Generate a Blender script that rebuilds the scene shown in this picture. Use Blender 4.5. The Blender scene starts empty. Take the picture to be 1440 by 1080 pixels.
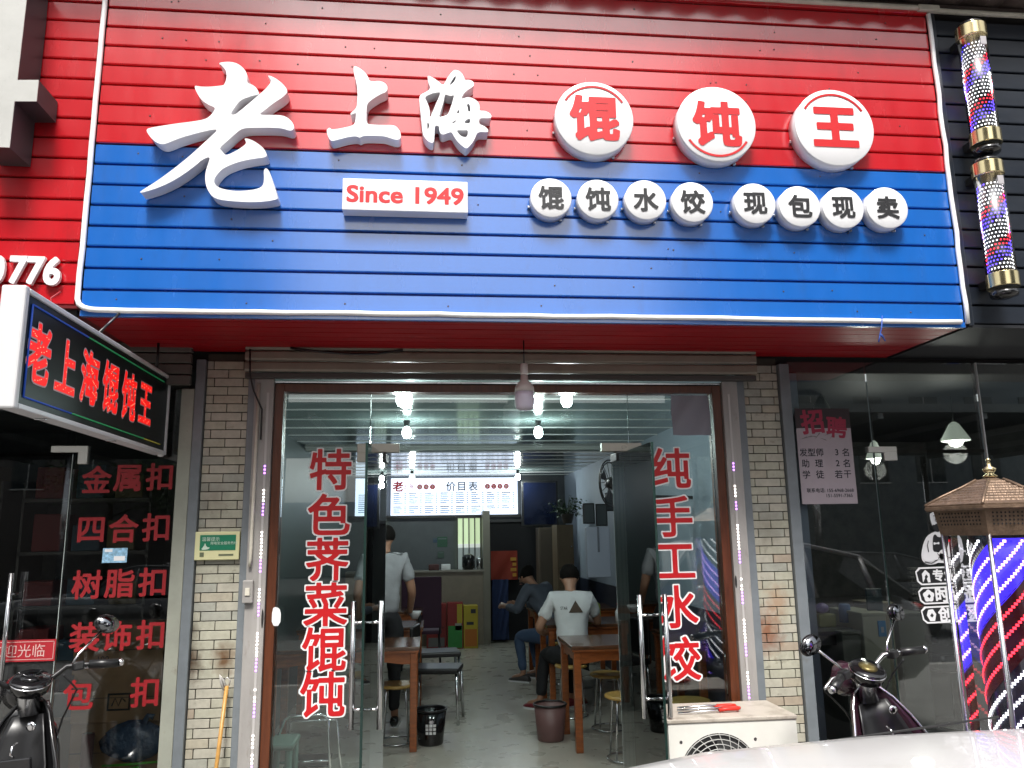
import bpy, bmesh, math, random
import numpy as np
from mathutils import Vector, Matrix, geometry
R = math.radians
PI = math.pi
random.seed(7)
S = bpy.context.scene
COL = S.collection
# ------------------------------------------------------------------ camera
CF, CYAW, CPITCH, CROLL = 1112.77, 0.106469645, 0.190335555, -0.0153434068
CAMP = Vector((0, -4.6, 1.6))
def cam_axes():
    cy, sy = math.cos(CYAW), math.sin(CYAW); cp, sp = math.cos(CPITCH), math.sin(CPITCH)
    f = Vector((sy*cp, cy*cp, sp)); r = Vector((cy, -sy, 0)); u = r.cross(f)
    cr, sr = math.cos(CROLL), math.sin(CROLL)
    return r*cr+u*sr, -r*sr+u*cr, f
CR, CU, CFW = cam_axes()
cd = bpy.data.cameras.new('camera'); cam = bpy.data.objects.new('camera', cd); COL.objects.link(cam)
cam.matrix_world = Matrix(((CR.x, CU.x, -CFW.x, 0), (CR.y, CU.y, -CFW.y, -4.6), (CR.z, CU.z, -CFW.z, 1.6), (0, 0, 0, 1)))
cd.sensor_width = 36; cd.lens = 36*CF/1440; cd.clip_start = 0.05; cd.clip_end = 500
S.camera = cam
# ------------------------------------------------------------------ world, sun, exposure
SUN_EL, SUN_AZ = R(58), R(-8)          # azimuth measured from -Y (the street side) towards +X
w = bpy.data.worlds.new('World'); S.world = w; w.use_nodes = True
nt = w.node_tree; bg = nt.nodes['Background']
sky = nt.nodes.new('ShaderNodeTexSky'); sky.sky_type = 'NISHITA'; sky.sun_disc = False
sky.sun_elevation = SUN_EL; sky.sun_rotation = PI - SUN_AZ; sky.air_density = 1.5; sky.dust_density = 5.0; sky.ozone_density = 1.0
hs = nt.nodes.new('ShaderNodeHueSaturation'); hs.inputs['Saturation'].default_value = 0.22
nt.links.new(sky.outputs[0], hs.inputs['Color']); nt.links.new(hs.outputs[0], bg.inputs['Color'])
bg.inputs['Strength'].default_value = 0.15
sl = bpy.data.lights.new('sun', 'SUN'); sl.energy = 3.0; sl.angle = R(14); sl.color = (1, .97, .92)
so = bpy.data.objects.new('sun', sl); COL.objects.link(so)
sd = Vector((math.sin(SUN_AZ)*math.cos(SUN_EL), -math.cos(SUN_AZ)*math.cos(SUN_EL), math.sin(SUN_EL)))
so.rotation_euler = sd.to_track_quat('Z', 'Y').to_euler(); so.location = (3, -10, 20)
S.view_settings.view_transform = 'Standard'; S.view_settings.look = 'None'; S.view_settings.gamma = 1
S.view_settings.use_curve_mapping = False; S.view_settings.exposure = 0.68
S.render.engine = 'CYCLES'
S.cycles.use_denoising = True
S.cycles.max_bounces = 10; S.cycles.transparent_max_bounces = 24; S.cycles.glossy_bounces = 5; S.cycles.diffuse_bounces = 4
S.cycles.sample_clamp_indirect = 6; S.cycles.caustics_reflective = False; S.cycles.caustics_refractive = False

# ------------------------------------------------------------------ measuring: a photo pixel to a point on a vertical or level plane
def ray(px, py): return CFW*CF + CR*(px-720) - CU*(py-540)
def Q(px, py, Y):
    d = ray(px, py); t = (Y+4.6)/d.y
    return d.x*t, 1.6+d.z*t
def G(px, py, Z):
    d = ray(px, py); t = (Z-1.6)/d.z
    return d.x*t, -4.6+d.y*t

# ------------------------------------------------------------------ materials
MATS = {}
def mat(name, col, rough=.5, metal=0, spec=.5, var=0, vscale=6, bump=0, bscale=40, emit=None, estr=0, coat=0, rvar=0, stretch=(1, 1, 1), dirt=None, dscale=3, dcut=.55, damt=.6, stains=None):
    if name in MATS: return MATS[name]
    m = bpy.data.materials.new(name); m.use_nodes = True; t = m.node_tree; b = t.nodes['Principled BSDF']
    b.inputs['Base Color'].default_value = (*col, 1); b.inputs['Roughness'].default_value = rough
    b.inputs['Metallic'].default_value = metal; b.inputs['Specular IOR Level'].default_value = spec
    b.inputs['Coat Weight'].default_value = coat; b.inputs['Coat Roughness'].default_value = .16 if 'cladding' in name else .03; b.inputs['Coat IOR'].default_value = 1.9 if name in ('red_cladding', 'blue_cladding') else 1.5
    L = t.links
    tc = t.nodes.new('ShaderNodeTexCoord'); mp = t.nodes.new('ShaderNodeMapping'); mp.inputs['Scale'].default_value = stretch
    geo = t.nodes.new('ShaderNodeNewGeometry'); L.new(geo.outputs['Position'], mp.inputs['Vector'])
    cur = None
    if var:
        n = t.nodes.new('ShaderNodeTexNoise'); n.inputs['Scale'].default_value = vscale; n.inputs['Detail'].default_value = 6; n.inputs['Roughness'].default_value = .65
        L.new(mp.outputs[0], n.inputs['Vector'])
        rp = t.nodes.new('ShaderNodeMapRange'); rp.inputs[1].default_value = .3; rp.inputs[2].default_value = .7; rp.inputs[3].default_value = 1-var; rp.inputs[4].default_value = 1+var
        L.new(n.outputs['Fac'], rp.inputs[0])
        mx = t.nodes.new('ShaderNodeMix'); mx.data_type = 'RGBA'; mx.blend_type = 'MULTIPLY'; mx.inputs[0].default_value = 1
        mx.inputs[6].default_value = (*col, 1); L.new(rp.outputs[0], mx.inputs[7]); L.new(mx.outputs[2], b.inputs['Base Color']); cur = mx.outputs[2]
    if dirt:
        n = t.nodes.new('ShaderNodeTexNoise'); n.inputs['Scale'].default_value = dscale; n.inputs['Detail'].default_value = 9; n.inputs['Roughness'].default_value = .7
        L.new(mp.outputs[0], n.inputs['Vector'])
        rp = t.nodes.new('ShaderNodeMapRange'); rp.inputs[1].default_value = dcut; rp.inputs[2].default_value = dcut+.15; rp.inputs[3].default_value = 0; rp.inputs[4].default_value = damt
        L.new(n.outputs['Fac'], rp.inputs[0])
        mx = t.nodes.new('ShaderNodeMix'); mx.data_type = 'RGBA'; L.new(rp.outputs[0], mx.inputs[0])
        if cur: L.new(cur, mx.inputs[6])
        else: mx.inputs[6].default_value = (*col, 1)
        mx.inputs[7].default_value = (*dirt, 1); L.new(mx.outputs[2], b.inputs['Base Color'])
    for (sx_, sz_, sr_, sc_, sa_) in (stains or ()):
        vm = t.nodes.new('ShaderNodeVectorMath'); vm.operation = 'MULTIPLY'; vm.inputs[1].default_value = (1, 0, .7); L.new(geo.outputs['Position'], vm.inputs[0])
        vd = t.nodes.new('ShaderNodeVectorMath'); vd.operation = 'DISTANCE'; vd.inputs[1].default_value = (sx_, 0, sz_*.7); L.new(vm.outputs[0], vd.inputs[0])
        n = t.nodes.new('ShaderNodeTexNoise'); n.inputs['Scale'].default_value = 28; n.inputs['Detail'].default_value = 6; L.new(geo.outputs['Position'], n.inputs['Vector'])
        ad = t.nodes.new('ShaderNodeMath'); ad.operation = 'MULTIPLY_ADD'; L.new(n.outputs['Fac'], ad.inputs[0]); ad.inputs[1].default_value = -sr_*1.1; L.new(vd.outputs['Value'], ad.inputs[2])
        rp = t.nodes.new('ShaderNodeMapRange'); rp.inputs[1].default_value = -sr_*.4; rp.inputs[2].default_value = sr_*.55; rp.inputs[3].default_value = sa_; rp.inputs[4].default_value = 0; L.new(ad.outputs[0], rp.inputs[0])
        mx = t.nodes.new('ShaderNodeMix'); mx.data_type = 'RGBA'; L.new(rp.outputs[0], mx.inputs[0])
        src = b.inputs['Base Color'].links[0].from_socket if b.inputs['Base Color'].links else None
        if src: L.new(src, mx.inputs[6])
        else: mx.inputs[6].default_value = (*col, 1)
        mx.inputs[7].default_value = (*sc_, 1); L.new(mx.outputs[2], b.inputs['Base Color'])
    if rvar:
        n = t.nodes.new('ShaderNodeTexNoise'); n.inputs['Scale'].default_value = 5; n.inputs['Detail'].default_value = 5; L.new(mp.outputs[0], n.inputs['Vector'])
        rp = t.nodes.new('ShaderNodeMapRange'); rp.inputs[1].default_value = .3; rp.inputs[2].default_value = .7; rp.inputs[3].default_value = max(0, rough-rvar); rp.inputs[4].default_value = rough+rvar
        L.new(n.outputs['Fac'], rp.inputs[0]); L.new(rp.outputs[0], b.inputs['Roughness'])
    if bump:
        n = t.nodes.new('ShaderNodeTexNoise'); n.inputs['Scale'].default_value = bscale; n.inputs['Detail'].default_value = 4
        L.new(mp.outputs[0], n.inputs['Vector'])
        bp = t.nodes.new('ShaderNodeBump'); bp.inputs['Strength'].default_value = min(1, bump); bp.inputs['Distance'].default_value = .02*max(1, bump)
        L.new(n.outputs['Fac'], bp.inputs['Height']); L.new(bp.outputs[0], b.inputs['Normal'])
    if emit:
        b.inputs['Emission Color'].default_value = (*emit, 1); b.inputs['Emission Strength'].default_value = estr
    MATS[name] = m
    return m
def glass_mat(name, tint, ior=1.5, rough=0.0, boost=1.0):
    m = bpy.data.materials.new(name); m.use_nodes = True; t = m.node_tree
    for n in list(t.nodes): t.nodes.remove(n)
    o = t.nodes.new('ShaderNodeOutputMaterial'); mx = t.nodes.new('ShaderNodeMixShader'); tr = t.nodes.new('ShaderNodeBsdfTransparent'); gl = t.nodes.new('ShaderNodeBsdfGlossy')
    fr = t.nodes.new('ShaderNodeFresnel'); fr.inputs['IOR'].default_value = ior
    tr.inputs['Color'].default_value = (*tint, 1); gl.inputs['Roughness'].default_value = rough; gl.inputs['Color'].default_value = (1, 1, 1, 1)
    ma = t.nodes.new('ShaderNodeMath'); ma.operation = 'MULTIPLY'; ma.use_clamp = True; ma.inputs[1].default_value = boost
    t.links.new(fr.outputs[0], ma.inputs[0]); t.links.new(ma.outputs[0], mx.inputs[0])
    t.links.new(tr.outputs[0], mx.inputs[1]); t.links.new(gl.outputs[0], mx.inputs[2]); t.links.new(mx.outputs[0], o.inputs[0])
    return m
RED = mat('red_cladding', (.50, .006, .013), .24, spec=.6, coat=1.0, var=.06, vscale=3, bump=.05, bscale=1.6, rvar=.05, stretch=(2.2, 1, .7), dirt=(.24, .015, .018), dscale=4, dcut=.56, damt=.4)
BLUE = mat('blue_cladding', (.006, .115, .46), .24, spec=.6, coat=1.0, var=.06, vscale=3, bump=.05, bscale=1.6, rvar=.05, stretch=(2.2, 1, .7), dirt=(.015, .085, .30), dscale=4, dcut=.56, damt=.4)
BLACKC = mat('charcoal_cladding', (.014, .018, .026), .34, var=.15, bump=.10, bscale=2.2, rvar=.05, stretch=(1, 1, 3))
DARKGAP = mat('dark_backing', (.012, .01, .01), .8)
WHITEP = mat('white_acrylic', (.76, .76, .775), .3, var=.03, vscale=4, bump=.02, bscale=30)
WHITEE = mat('white_letter_return', (.66, .66, .69), .4, var=.05)
CHARRED = mat('red_vinyl', (.52, .008, .012), .4, var=.04)
CHARBLK = mat('black_vinyl', (.018, .018, .02), .4)
CREAM = mat('cream_trim', (.55, .52, .44), .5, var=.15, vscale=12, dirt=(.16, .12, .08), dscale=14, dcut=.6)
STEEL = mat('steel', (.62, .63, .65), .22, metal=1, rvar=.08)
CHROME = mat('chrome', (.8, .8, .82), .08, metal=1)
GREYPOST = mat('grey_blue_post', (.165, .185, .20), .42, var=.12, vscale=9, bump=.05, dirt=(.10, .08, .06), dscale=7, dcut=.62, damt=.6)
CREAMPOST = mat('cream_post', (.30, .31, .26), .45, var=.1, vscale=8, dirt=(.14, .11, .07), dscale=8, dcut=.6, damt=.5)
FRAMEW = mat('weathered_white_frame', (.31, .295, .28), .45, var=.15, vscale=10, dirt=(.13, .09, .06), dscale=16, dcut=.57, damt=.6, stretch=(1, 1, .3))
WOODF = mat('reddish_wood_frame', (.095, .027, .010), .35, var=.35, vscale=12, stretch=(4, 4, .4), bump=.1)
SHUT = mat('beige_shutter', (.23, .20, .16), .45, var=.12, vscale=5, dirt=(.10, .08, .06), dscale=6, dcut=.6)
GROUT = mat('grout', (.05, .045, .035), .9, var=.3)
STAINS = [(Q(a, b_, 0)[0], Q(a, b_, 0)[1], r_, c_, m_) for a, b_, r_, c_, m_ in ((1078, 888, .11, (.22, .075, .03), .85), (1092, 845, .08, (.36, .20, .10), .6), (268, 932, .08, (.06, .03, .015), .95), (316, 926, .07, (.12, .06, .025), .95), (264, 888, .06, (.05, .025, .015), 1.0), (300, 700, .09, (.20, .17, .13), .5), (1078, 745, .10, (.20, .18, .13), .45))]
TILES = [mat('tile_glaze_%s' % n, c, .38, var=.14, vscale=20, bump=.06, bscale=60, dirt=(.10, .085, .06), dscale=11, dcut=.58, damt=.65, stains=STAINS) for n, c in
         (('pale', (.40, .39, .31)), ('cream', (.42, .40, .33)), ('sand', (.40, .365, .285)), ('grey', (.34, .34, .29)), ('rusty', (.37, .31, .24)))]
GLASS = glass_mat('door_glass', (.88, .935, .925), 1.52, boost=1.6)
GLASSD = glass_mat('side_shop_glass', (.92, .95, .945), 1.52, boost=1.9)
GLASSEDGE = mat('glass_edge', (.010, .026, .022), .25)
BLACKP = mat('black_plastic', (.012, .012, .013), .35, var=.2)
BLACKG = mat('black_gloss', (.008, .008, .009), .12, coat=.5)
RUBBER = mat('rubber', (.015, .015, .015), .8)
PLUM = mat('plum_paint', (.035, .013, .022), .25, coat=.5, var=.1)
GOLD = mat('polished_brass', (.72, .60, .34), .2, metal=1, rvar=.06)
BRONZE = mat('aged_bronze', (.15, .10, .068), .45, metal=.55, var=.35, vscale=25, bump=.15, bscale=90)
WOODT = mat('lacquered_wood', (.30, .085, .022), .28, var=.35, vscale=9, stretch=(1, 1, 5), bump=.04, coat=.2)
WOODD = mat('dark_table_top', (.11, .045, .022), .2, var=.35, vscale=9, stretch=(1, 6, 1), coat=.3)
WHITEW = mat('interior_wall', (.30, .35, .42), .6, var=.04)
SKIN = mat('skin', (.36, .19, .12), .5, var=.08)
HAIR = mat('black_hair', (.008, .007, .006), .85, spec=.15, bump=.3, bscale=150)
# ------------------------------------------------------------------ mesh collecting
class MB:
    def __init__(s): s.v = []; s.f = []; s.sm = []
    def add(s, v, f, smooth=False):
        n = len(s.v); s.v += [tuple(p) for p in v]; s.f += [tuple(i+n for i in q) for q in f]; s.sm += [smooth]*len(f); return s
    def box(s, a, b, c=0.0):
        x0, y0, z0 = [min(a[i], b[i]) for i in range(3)]; x1, y1, z1 = [max(a[i], b[i]) for i in range(3)]
        if c <= 0:
            v = [(x0, y0, z0), (x1, y0, z0), (x1, y1, z0), (x0, y1, z0), (x0, y0, z1), (x1, y0, z1), (x1, y1, z1), (x0, y1, z1)]
            return s.add(v, [(0, 3, 2, 1), (4, 5, 6, 7), (0, 1, 5, 4), (1, 2, 6, 5), (2, 3, 7, 6), (3, 0, 4, 7)])
        c = min(c, .45*(x1-x0), .45*(y1-y0), .45*(z1-z0))
        bm = bmesh.new(); bmesh.ops.create_cube(bm, size=1)
        for q in bm.verts: q.co = Vector(((x0+x1)/2+q.co.x*(x1-x0), (y0+y1)/2+q.co.y*(y1-y0), (z0+z1)/2+q.co.z*(z1-z0)))
        bmesh.ops.bevel(bm, geom=bm.edges[:], offset=c, segments=2, affect='EDGES', profile=.5)
        bm.verts.index_update(); s.add([q.co[:] for q in bm.verts], [[q.index for q in f.verts] for f in bm.faces]); bm.free(); return s
    def tube(s, pts, r, n=8, caps=True, smooth=True, r2=None):
        pts = [Vector(p) for p in pts]; rings = []; up = None
        for i, p in enumerate(pts):
            d = (pts[min(i+1, len(pts)-1)]-pts[max(i-1, 0)]).normalized()
            if up is None:
                up = Vector((0, 0, 1)) if abs(d.z) < .9 else Vector((0, 1, 0))
            a = d.cross(up)
            if a.length < 1e-4: a = d.cross(Vector((1, 0, 0)))
            a.normalize(); b = a.cross(d).normalized(); up = b
            rr = r if r2 is None else r+(r2-r)*i/(len(pts)-1)
            if isinstance(r, (list, tuple)): rr = r[i]
            rings.append([p+a*rr*math.cos(2*PI*k/n)+b*rr*math.sin(2*PI*k/n) for k in range(n)])
        return s.rings(rings, caps, smooth)
    def rings(s, rings, caps=True, smooth=True, closed=True):
        n = len(rings[0]); v = [p for r in rings for p in r]; f = []
        for i in range(len(rings)-1):
            for k in range(n if closed else n-1):
                k2 = (k+1) % n; f.append((i*n+k, i*n+k2, (i+1)*n+k2, (i+1)*n+k))
        s.add(v, f, smooth)
        if caps and closed:
            m = len(s.v)-len(v); s.f += [tuple(m+k for k in reversed(range(n))), tuple(m+(len(rings)-1)*n+k for k in range(n))]; s.sm += [False, False]
        return s
    def lathe(s, prof, c=(0, 0, 0), n=24, axis='z', smooth=True):
        rings = []
        for r, h in prof:
            ring = []
            for k in range(n):
                a = 2*PI*k/n; x, y = r*math.cos(a), r*math.sin(a)
                ring.append((c[0]+x, c[1]+y, c[2]+h) if axis == 'z' else ((c[0]+x, c[1]-h, c[2]+y) if axis == 'y' else (c[0]+h, c[1]+x, c[2]+y)))
            rings.append(ring)
        return s.rings(rings, True, smooth)
    def prism(s, outer, y0, y1, holes=(), plane='xz', smooth=False):
        """outline in a plane, extruded from y0 (front) to y1 (back)"""
        loops = [list(outer)]+[list(h) for h in holes]
        tris = geometry.tessellate_polygon([[Vector((a, b, 0)) for a, b in l] for l in loops])
        flat = [p for l in loops for p in l]; n = len(flat)
        def T(a, b, d): return (a, d, b) if plane == 'xz' else ((d, a, b) if plane == 'yz' else (a, b, d))
        v = [T(a, b, y0) for a, b in flat]+[T(a, b, y1) for a, b in flat]
        f = [tuple(t) for t in tris]+[tuple(i+n for i in reversed(t)) for t in tris]
        o = 0
        for l in loops:
            m = len(l)
            for i in range(m): j = (i+1) % m; f.append((o+i, o+j, o+j+n, o+i+n))
            o += m
        return s.add(v, f, smooth)
    def ball(s, c, r, n=12, m=8):
        rx, ry, rz = (r, r, r) if not isinstance(r, (tuple, list)) else r
        rings = []
        for i in range(m+1):
            t = PI*i/m; t = min(max(t, .02), PI-.02)
            rings.append([(c[0]+rx*math.sin(t)*math.cos(2*PI*k/n), c[1]+ry*math.sin(t)*math.sin(2*PI*k/n), c[2]-rz*math.cos(t)) for k in range(n)])
        return s.rings(rings)
    def xf(s, M):
        s.v = [tuple(M @ Vector(p)) for p in s.v]; return s
    def join(s, o): n = len(s.v); s.v += o.v; s.f += [tuple(i+n for i in q) for q in o.f]; s.sm += o.sm; return s
def mk_mesh(name, mb, m, fixn=True):
    me = bpy.data.meshes.new(name); me.from_pydata(mb.v, [], mb.f)
    if m is not None: me.materials.append(m)
    me.polygons.foreach_set('use_smooth', mb.sm)
    if fixn:
        bm = bmesh.new(); bm.from_mesh(me); bmesh.ops.recalc_face_normals(bm, faces=bm.faces); bm.to_mesh(me); bm.free()
    me.update(); return me
ORG = {}
def tag(o, label=None, cat=None, group=None, kind=None):
    if label: o['label'] = label
    if cat: o['category'] = cat
    if group: o['group'] = group
    if kind: o['kind'] = kind
    return o
def thing(name, label, cat, loc=(0, 0, 0), group=None):
    o = bpy.data.objects.new(name, None); o.empty_display_size = .1; COL.objects.link(o); o.location = loc
    ORG[o.name] = Vector(loc); return tag(o, label, cat, group)
def part(name, mb, m, parent=None, label=None, kind=None, fixn=True):
    """mesh given in world coordinates; linked under its parent (or top level)"""
    me = mb if isinstance(mb, bpy.types.Mesh) else None
    org = ORG.get(parent.name, Vector()) if parent else Vector()
    if me is None:
        if parent and org.length: mb.v = [(a-org.x, b-org.y, c-org.z) for a, b, c in mb.v]
        me = mk_mesh(name, mb, m, fixn)
    o = bpy.data.objects.new(name, me); COL.objects.link(o)
    if parent: o.parent = parent; ORG[o.name] = org
    if label: o['label'] = label
    if kind: o['kind'] = kind
    return o
def single(name, mb, m, label, cat, group=None):
    o = part(name, mb, m); return tag(o, label, cat, group)
def struct(name, mb, m, parent=None):
    o = part(name, mb, m, parent); o['kind'] = 'structure'; return o
def copy_tree(o, parent=None):
    c = o.copy(); COL.objects.link(c)
    if parent: c.parent = parent
    ORG[c.name] = ORG.get(o.name, Vector())
    for ch in list(o.children): copy_tree(ch, c)
    return c
# ------------------------------------------------------------------ lettering: bold glyph shapes grown from the built-in font by a distance field
TXT = {}
def raw_text(body):
    if body in TXT: return TXT[body]
    c = bpy.data.curves.new('t', 'FONT'); c.body = body; c.resolution_u = 4
    o = bpy.data.objects.new('t', c); COL.objects.link(o)
    dg = bpy.context.evaluated_depsgraph_get(); me = bpy.data.meshes.new_from_object(o.evaluated_get(dg))
    v = np.array([(p.co.x, p.co.y) for p in me.vertices]); f = [tuple(p.vertices) for p in me.polygons]
    bpy.data.objects.remove(o); bpy.data.curves.remove(c); bpy.data.meshes.remove(me)
    TXT[body] = (v, f); return TXT[body]
SDF = {}
def bold_text(body, grow, res=56):
    """-> list of cell polygons (verts, faces), outline edges; unit em"""
    key = (body, grow, res)
    if key in SDF: return SDF[key]
    v, f = raw_text(body)
    cnt = {}
    for q in f:
        for i in range(len(q)):
            e = (q[i], q[(i+1) % len(q)]); k = (min(e), max(e)); cnt[k] = cnt.get(k, 0)+1
    # merge identical positions so shared edges are recognised
    E = np.array([k for k, c in cnt.items() if c == 1])
    pad = grow+.03
    x0, y0 = v.min(0)-pad; x1, y1 = v.max(0)+pad
    h = 1.0/res; nx = int((x1-x0)/h)+2; ny = int((y1-y0)/h)+2
    gx = x0+np.arange(nx)*h; gy = y0+np.arange(ny)*h
    PX, PY = np.meshgrid(gx, gy); P = np.stack([PX.ravel(), PY.ravel()], 1)
    D = np.full(len(P), 9.0)
    for a, b in E:
        A, B = v[a], v[b]; AB = B-A; L2 = AB@AB+1e-12
        lo = np.minimum(A, B)-.12; hi = np.maximum(A, B)+.12
        ms = np.where((P[:, 0] > lo[0]) & (P[:, 0] < hi[0]) & (P[:, 1] > lo[1]) & (P[:, 1] < hi[1]))[0]
        Z = P[ms]-A; t = np.clip(Z@AB/L2, 0, 1); W_ = np.abs(Z-t[:, None]*AB); d = .25*np.hypot(W_[:, 0], W_[:, 1])+.75*W_.max(1)
        D[ms] = np.minimum(D[ms], d)
    inside = np.zeros(len(P), bool)
    for q in f:
        for i in range(1, len(q)-1):
            A, B, C = v[q[0]], v[q[i]], v[q[i+1]]
            lo = np.minimum(np.minimum(A, B), C); hi = np.maximum(np.maximum(A, B), C)
            ix0, ix1 = int((lo[0]-x0)/h), int((hi[0]-x0)/h)+2; iy0, iy1 = int((lo[1]-y0)/h), int((hi[1]-y0)/h)+2
            ii = (np.arange(iy0, min(iy1, ny))[:, None]*nx+np.arange(ix0, min(ix1, nx))[None, :]).ravel()
            pp = P[ii]
            def s(a, b): return (b[0]-a[0])*(pp[:, 1]-a[1])-(b[1]-a[1])*(pp[:, 0]-a[0])
            s1, s2, s3 = s(A, B), s(B, C), s(C, A)
            inside[ii] |= ((s1 >= 0) & (s2 >= 0) & (s3 >= 0)) | ((s1 <= 0) & (s2 <= 0) & (s3 <= 0))
    F = (np.where(inside, -D, D)-grow).reshape(ny, nx)
    F[np.abs(F) < 1e-5] = 1e-5
    verts = []; vid = {}; faces = []; outl = []
    def vert(k, x, y):
        if k not in vid: vid[k] = len(verts); verts.append((x, y))
        return vid[k]
    def gv(j, i): return vert(('g', j, i), gx[i], gy[j])
    def ev(j, i, j2, i2):
        a, b = ((j, i), (j2, i2)) if (j, i) < (j2, i2) else ((j2, i2), (j, i))
        fa, fb = F[a], F[b]; t = fa/(fa-fb)
        return vert(('e', a, b), gx[a[1]]+t*(gx[b[1]]-gx[a[1]]), gy[a[0]]+t*(gy[b[0]]-gy[a[0]]))
    for j in range(ny-1):
        i = 0
        while i < nx-1:
            c = [(j, i), (j, i+1), (j+1, i+1), (j+1, i)]; s = [F[q] < 0 for q in c]
            if not any(s): i += 1; continue
            if all(s): faces.append([gv(*q) for q in c]); i += 1; continue
            if s == [True, False, True, False] or s == [False, True, False, True]:
                for a in range(4):
                    if s[a]:
                        faces.append([gv(*c[a]), ev(*c[a], *c[(a+1) % 4]), ev(*c[a], *c[(a-1) % 4])])
                        outl.append((faces[-1][1], faces[-1][2]))
                i += 1; continue
            poly = []; cr = []
            for a in range(4):
                b = (a+1) % 4
                if s[a]: poly.append(gv(*c[a]))
                if s[a] != s[b]: e = ev(*c[a], *c[b]); poly.append(e); cr.append(e)
            faces.append(poly); outl.append(tuple(cr)); i += 1
    V = np.array(verts); V[:, 0] -= 0
    SDF[key] = (V, faces, outl); return SDF[key]
def letters(body, grow, res, place, depth=0.0, centre=True, sx=1.0):
    """place(u, v, d) -> world point; u, v in em with the text's own box centred on 0"""
    V, F, O = bold_text(body, grow, res)
    rv, _ = raw_text(body)
    cx, cy = (rv.min(0)+rv.max(0))/2 if centre else (0, 0)
    mb = MB(); n = len(V)
    mb.v = [tuple(place((x-cx)*sx, y-cy, 0)) for x, y in V]; mb.f = [tuple(q) for q in F]; mb.sm = [False]*len(F)
    if depth:
        mb.v += [tuple(place((x-cx)*sx, y-cy, depth)) for x, y in V]
        for a, b in O: mb.f.append((a, b, b+n, a+n)); mb.sm.append(False)
    return mb
def plain(body, place, sx=1.0):
    v, f = raw_text(body); c = (v.min(0)+v.max(0))/2
    mb = MB(); mb.add([place((x-c[0])*sx, y-c[1], 0) for x, y in v], f); return mb
def flatplace(X, Z, Y, size, rot=0.0):
    cr, sr = math.cos(rot), math.sin(rot)
    return lambda u, v, d: (X+size*(u*cr-v*sr), Y+d, Z+size*(u*sr+v*cr))
def chaikin(p, n=1):
    for _ in range(n):
        q = []
        for i in range(len(p)):
            a, b = p[i], p[(i+1) % len(p)]
            q += [(a[0]*.75+b[0]*.25, a[1]*.75+b[1]*.25), (a[0]*.25+b[0]*.75, a[1]*.25+b[1]*.75)]
        p = q
    return p
# ================================================================== GROUND, STREET
YS = -0.76          # front plane of the sign boards
ASPH = mat('asphalt', (.055, .055, .057), .85, var=.25, vscale=4, bump=.3, bscale=120)
PAVE = mat('pavement_concrete', (.17, .165, .155), .8, var=.2, vscale=3, bump=.15, bscale=60, dirt=(.12, .11, .1), dscale=2)
struct('ground', MB().box((-150, -200, -.6), (150, -5.6, -.262)), ASPH)
struct('pavement', MB().box((-150, -5.6, -.6), (150, -.02, -.12)), PAVE)
struct('shop_floor', MB().box((-1.32, -.02, -.4), (2.25, 8.4, 0)), mat('floor_tile', (.40, .375, .32), .3, var=.12, vscale=2, spec=.5, rvar=.06))
mb = MB()
for x0, x1 in ((-60, -6), (-6, 9), (9, 60)): mb.box((x0+.01, -5.72, -.26), (x1-.01, -5.6, -.118), .01)
struct('kerb', mb, mat('kerb_stone', (.33, .32, .3), .7, var=.15))

# ================================================================== CLADDING BOARDS
PITCH = .1085
def slat_profile(x0, x1, z, y, tilt=0.0, h=PITCH):
    # one pressed-metal slat: flat face, rolled edges, recessed channel above
    p = [(.022, 0), (.005, 0), (.0015, .0015), (0, .006), (tilt, h-.0135), (.005, h-.0125), (.020, h-.0115), (.022, h-.001)]
    n = max(2, int((x1-x0)/.35)); rings = []
    for i in range(n+1):
        x = x0+(x1-x0)*i/n; rings.append([(x, y+a, z+b) for a, b in p])
    return MB().rings(rings, True, False)
def cladding(parent, x0, x1, z0, nrow, y, matf, h=PITCH):
    for i in range(nrow):
        t = random.uniform(-.0015, .0005)
        part('slat', slat_profile(x0+random.uniform(0, .003), x1-random.uniform(0, .003), z0+i*h, y, t, h), matf(i), parent)
SX0, SX1, SZ0 = -1.66, 2.865, 2.675
sb = thing('sign_board', 'long red over blue slatted metal shop sign above the open glass doors', 'sign board', (.6, YS, SZ0))
cladding(sb, SX0+.002, SX1-.004, SZ0+.02, 17, YS, lambda i: BLUE if i < 8 else RED)
part('backing', MB().box((SX0, YS+.024, SZ0), (SX1, YS+.05, 4.6)), DARKGAP, sb)
part('bottom_flashing', MB().box((SX0, YS-.004, SZ0-.012), (SX1, YS+.022, SZ0+.018), .003), BLUE, sb)
part('top_flashing', MB().box((SX0, YS-.012, SZ0+.022+17*PITCH), (SX1, YS+.02, SZ0+.022+17*PITCH+.05), .003), RED, sb)
TUBE = mat('white_light_tube', (.85, .84, .84), .35, var=.03)
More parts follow.
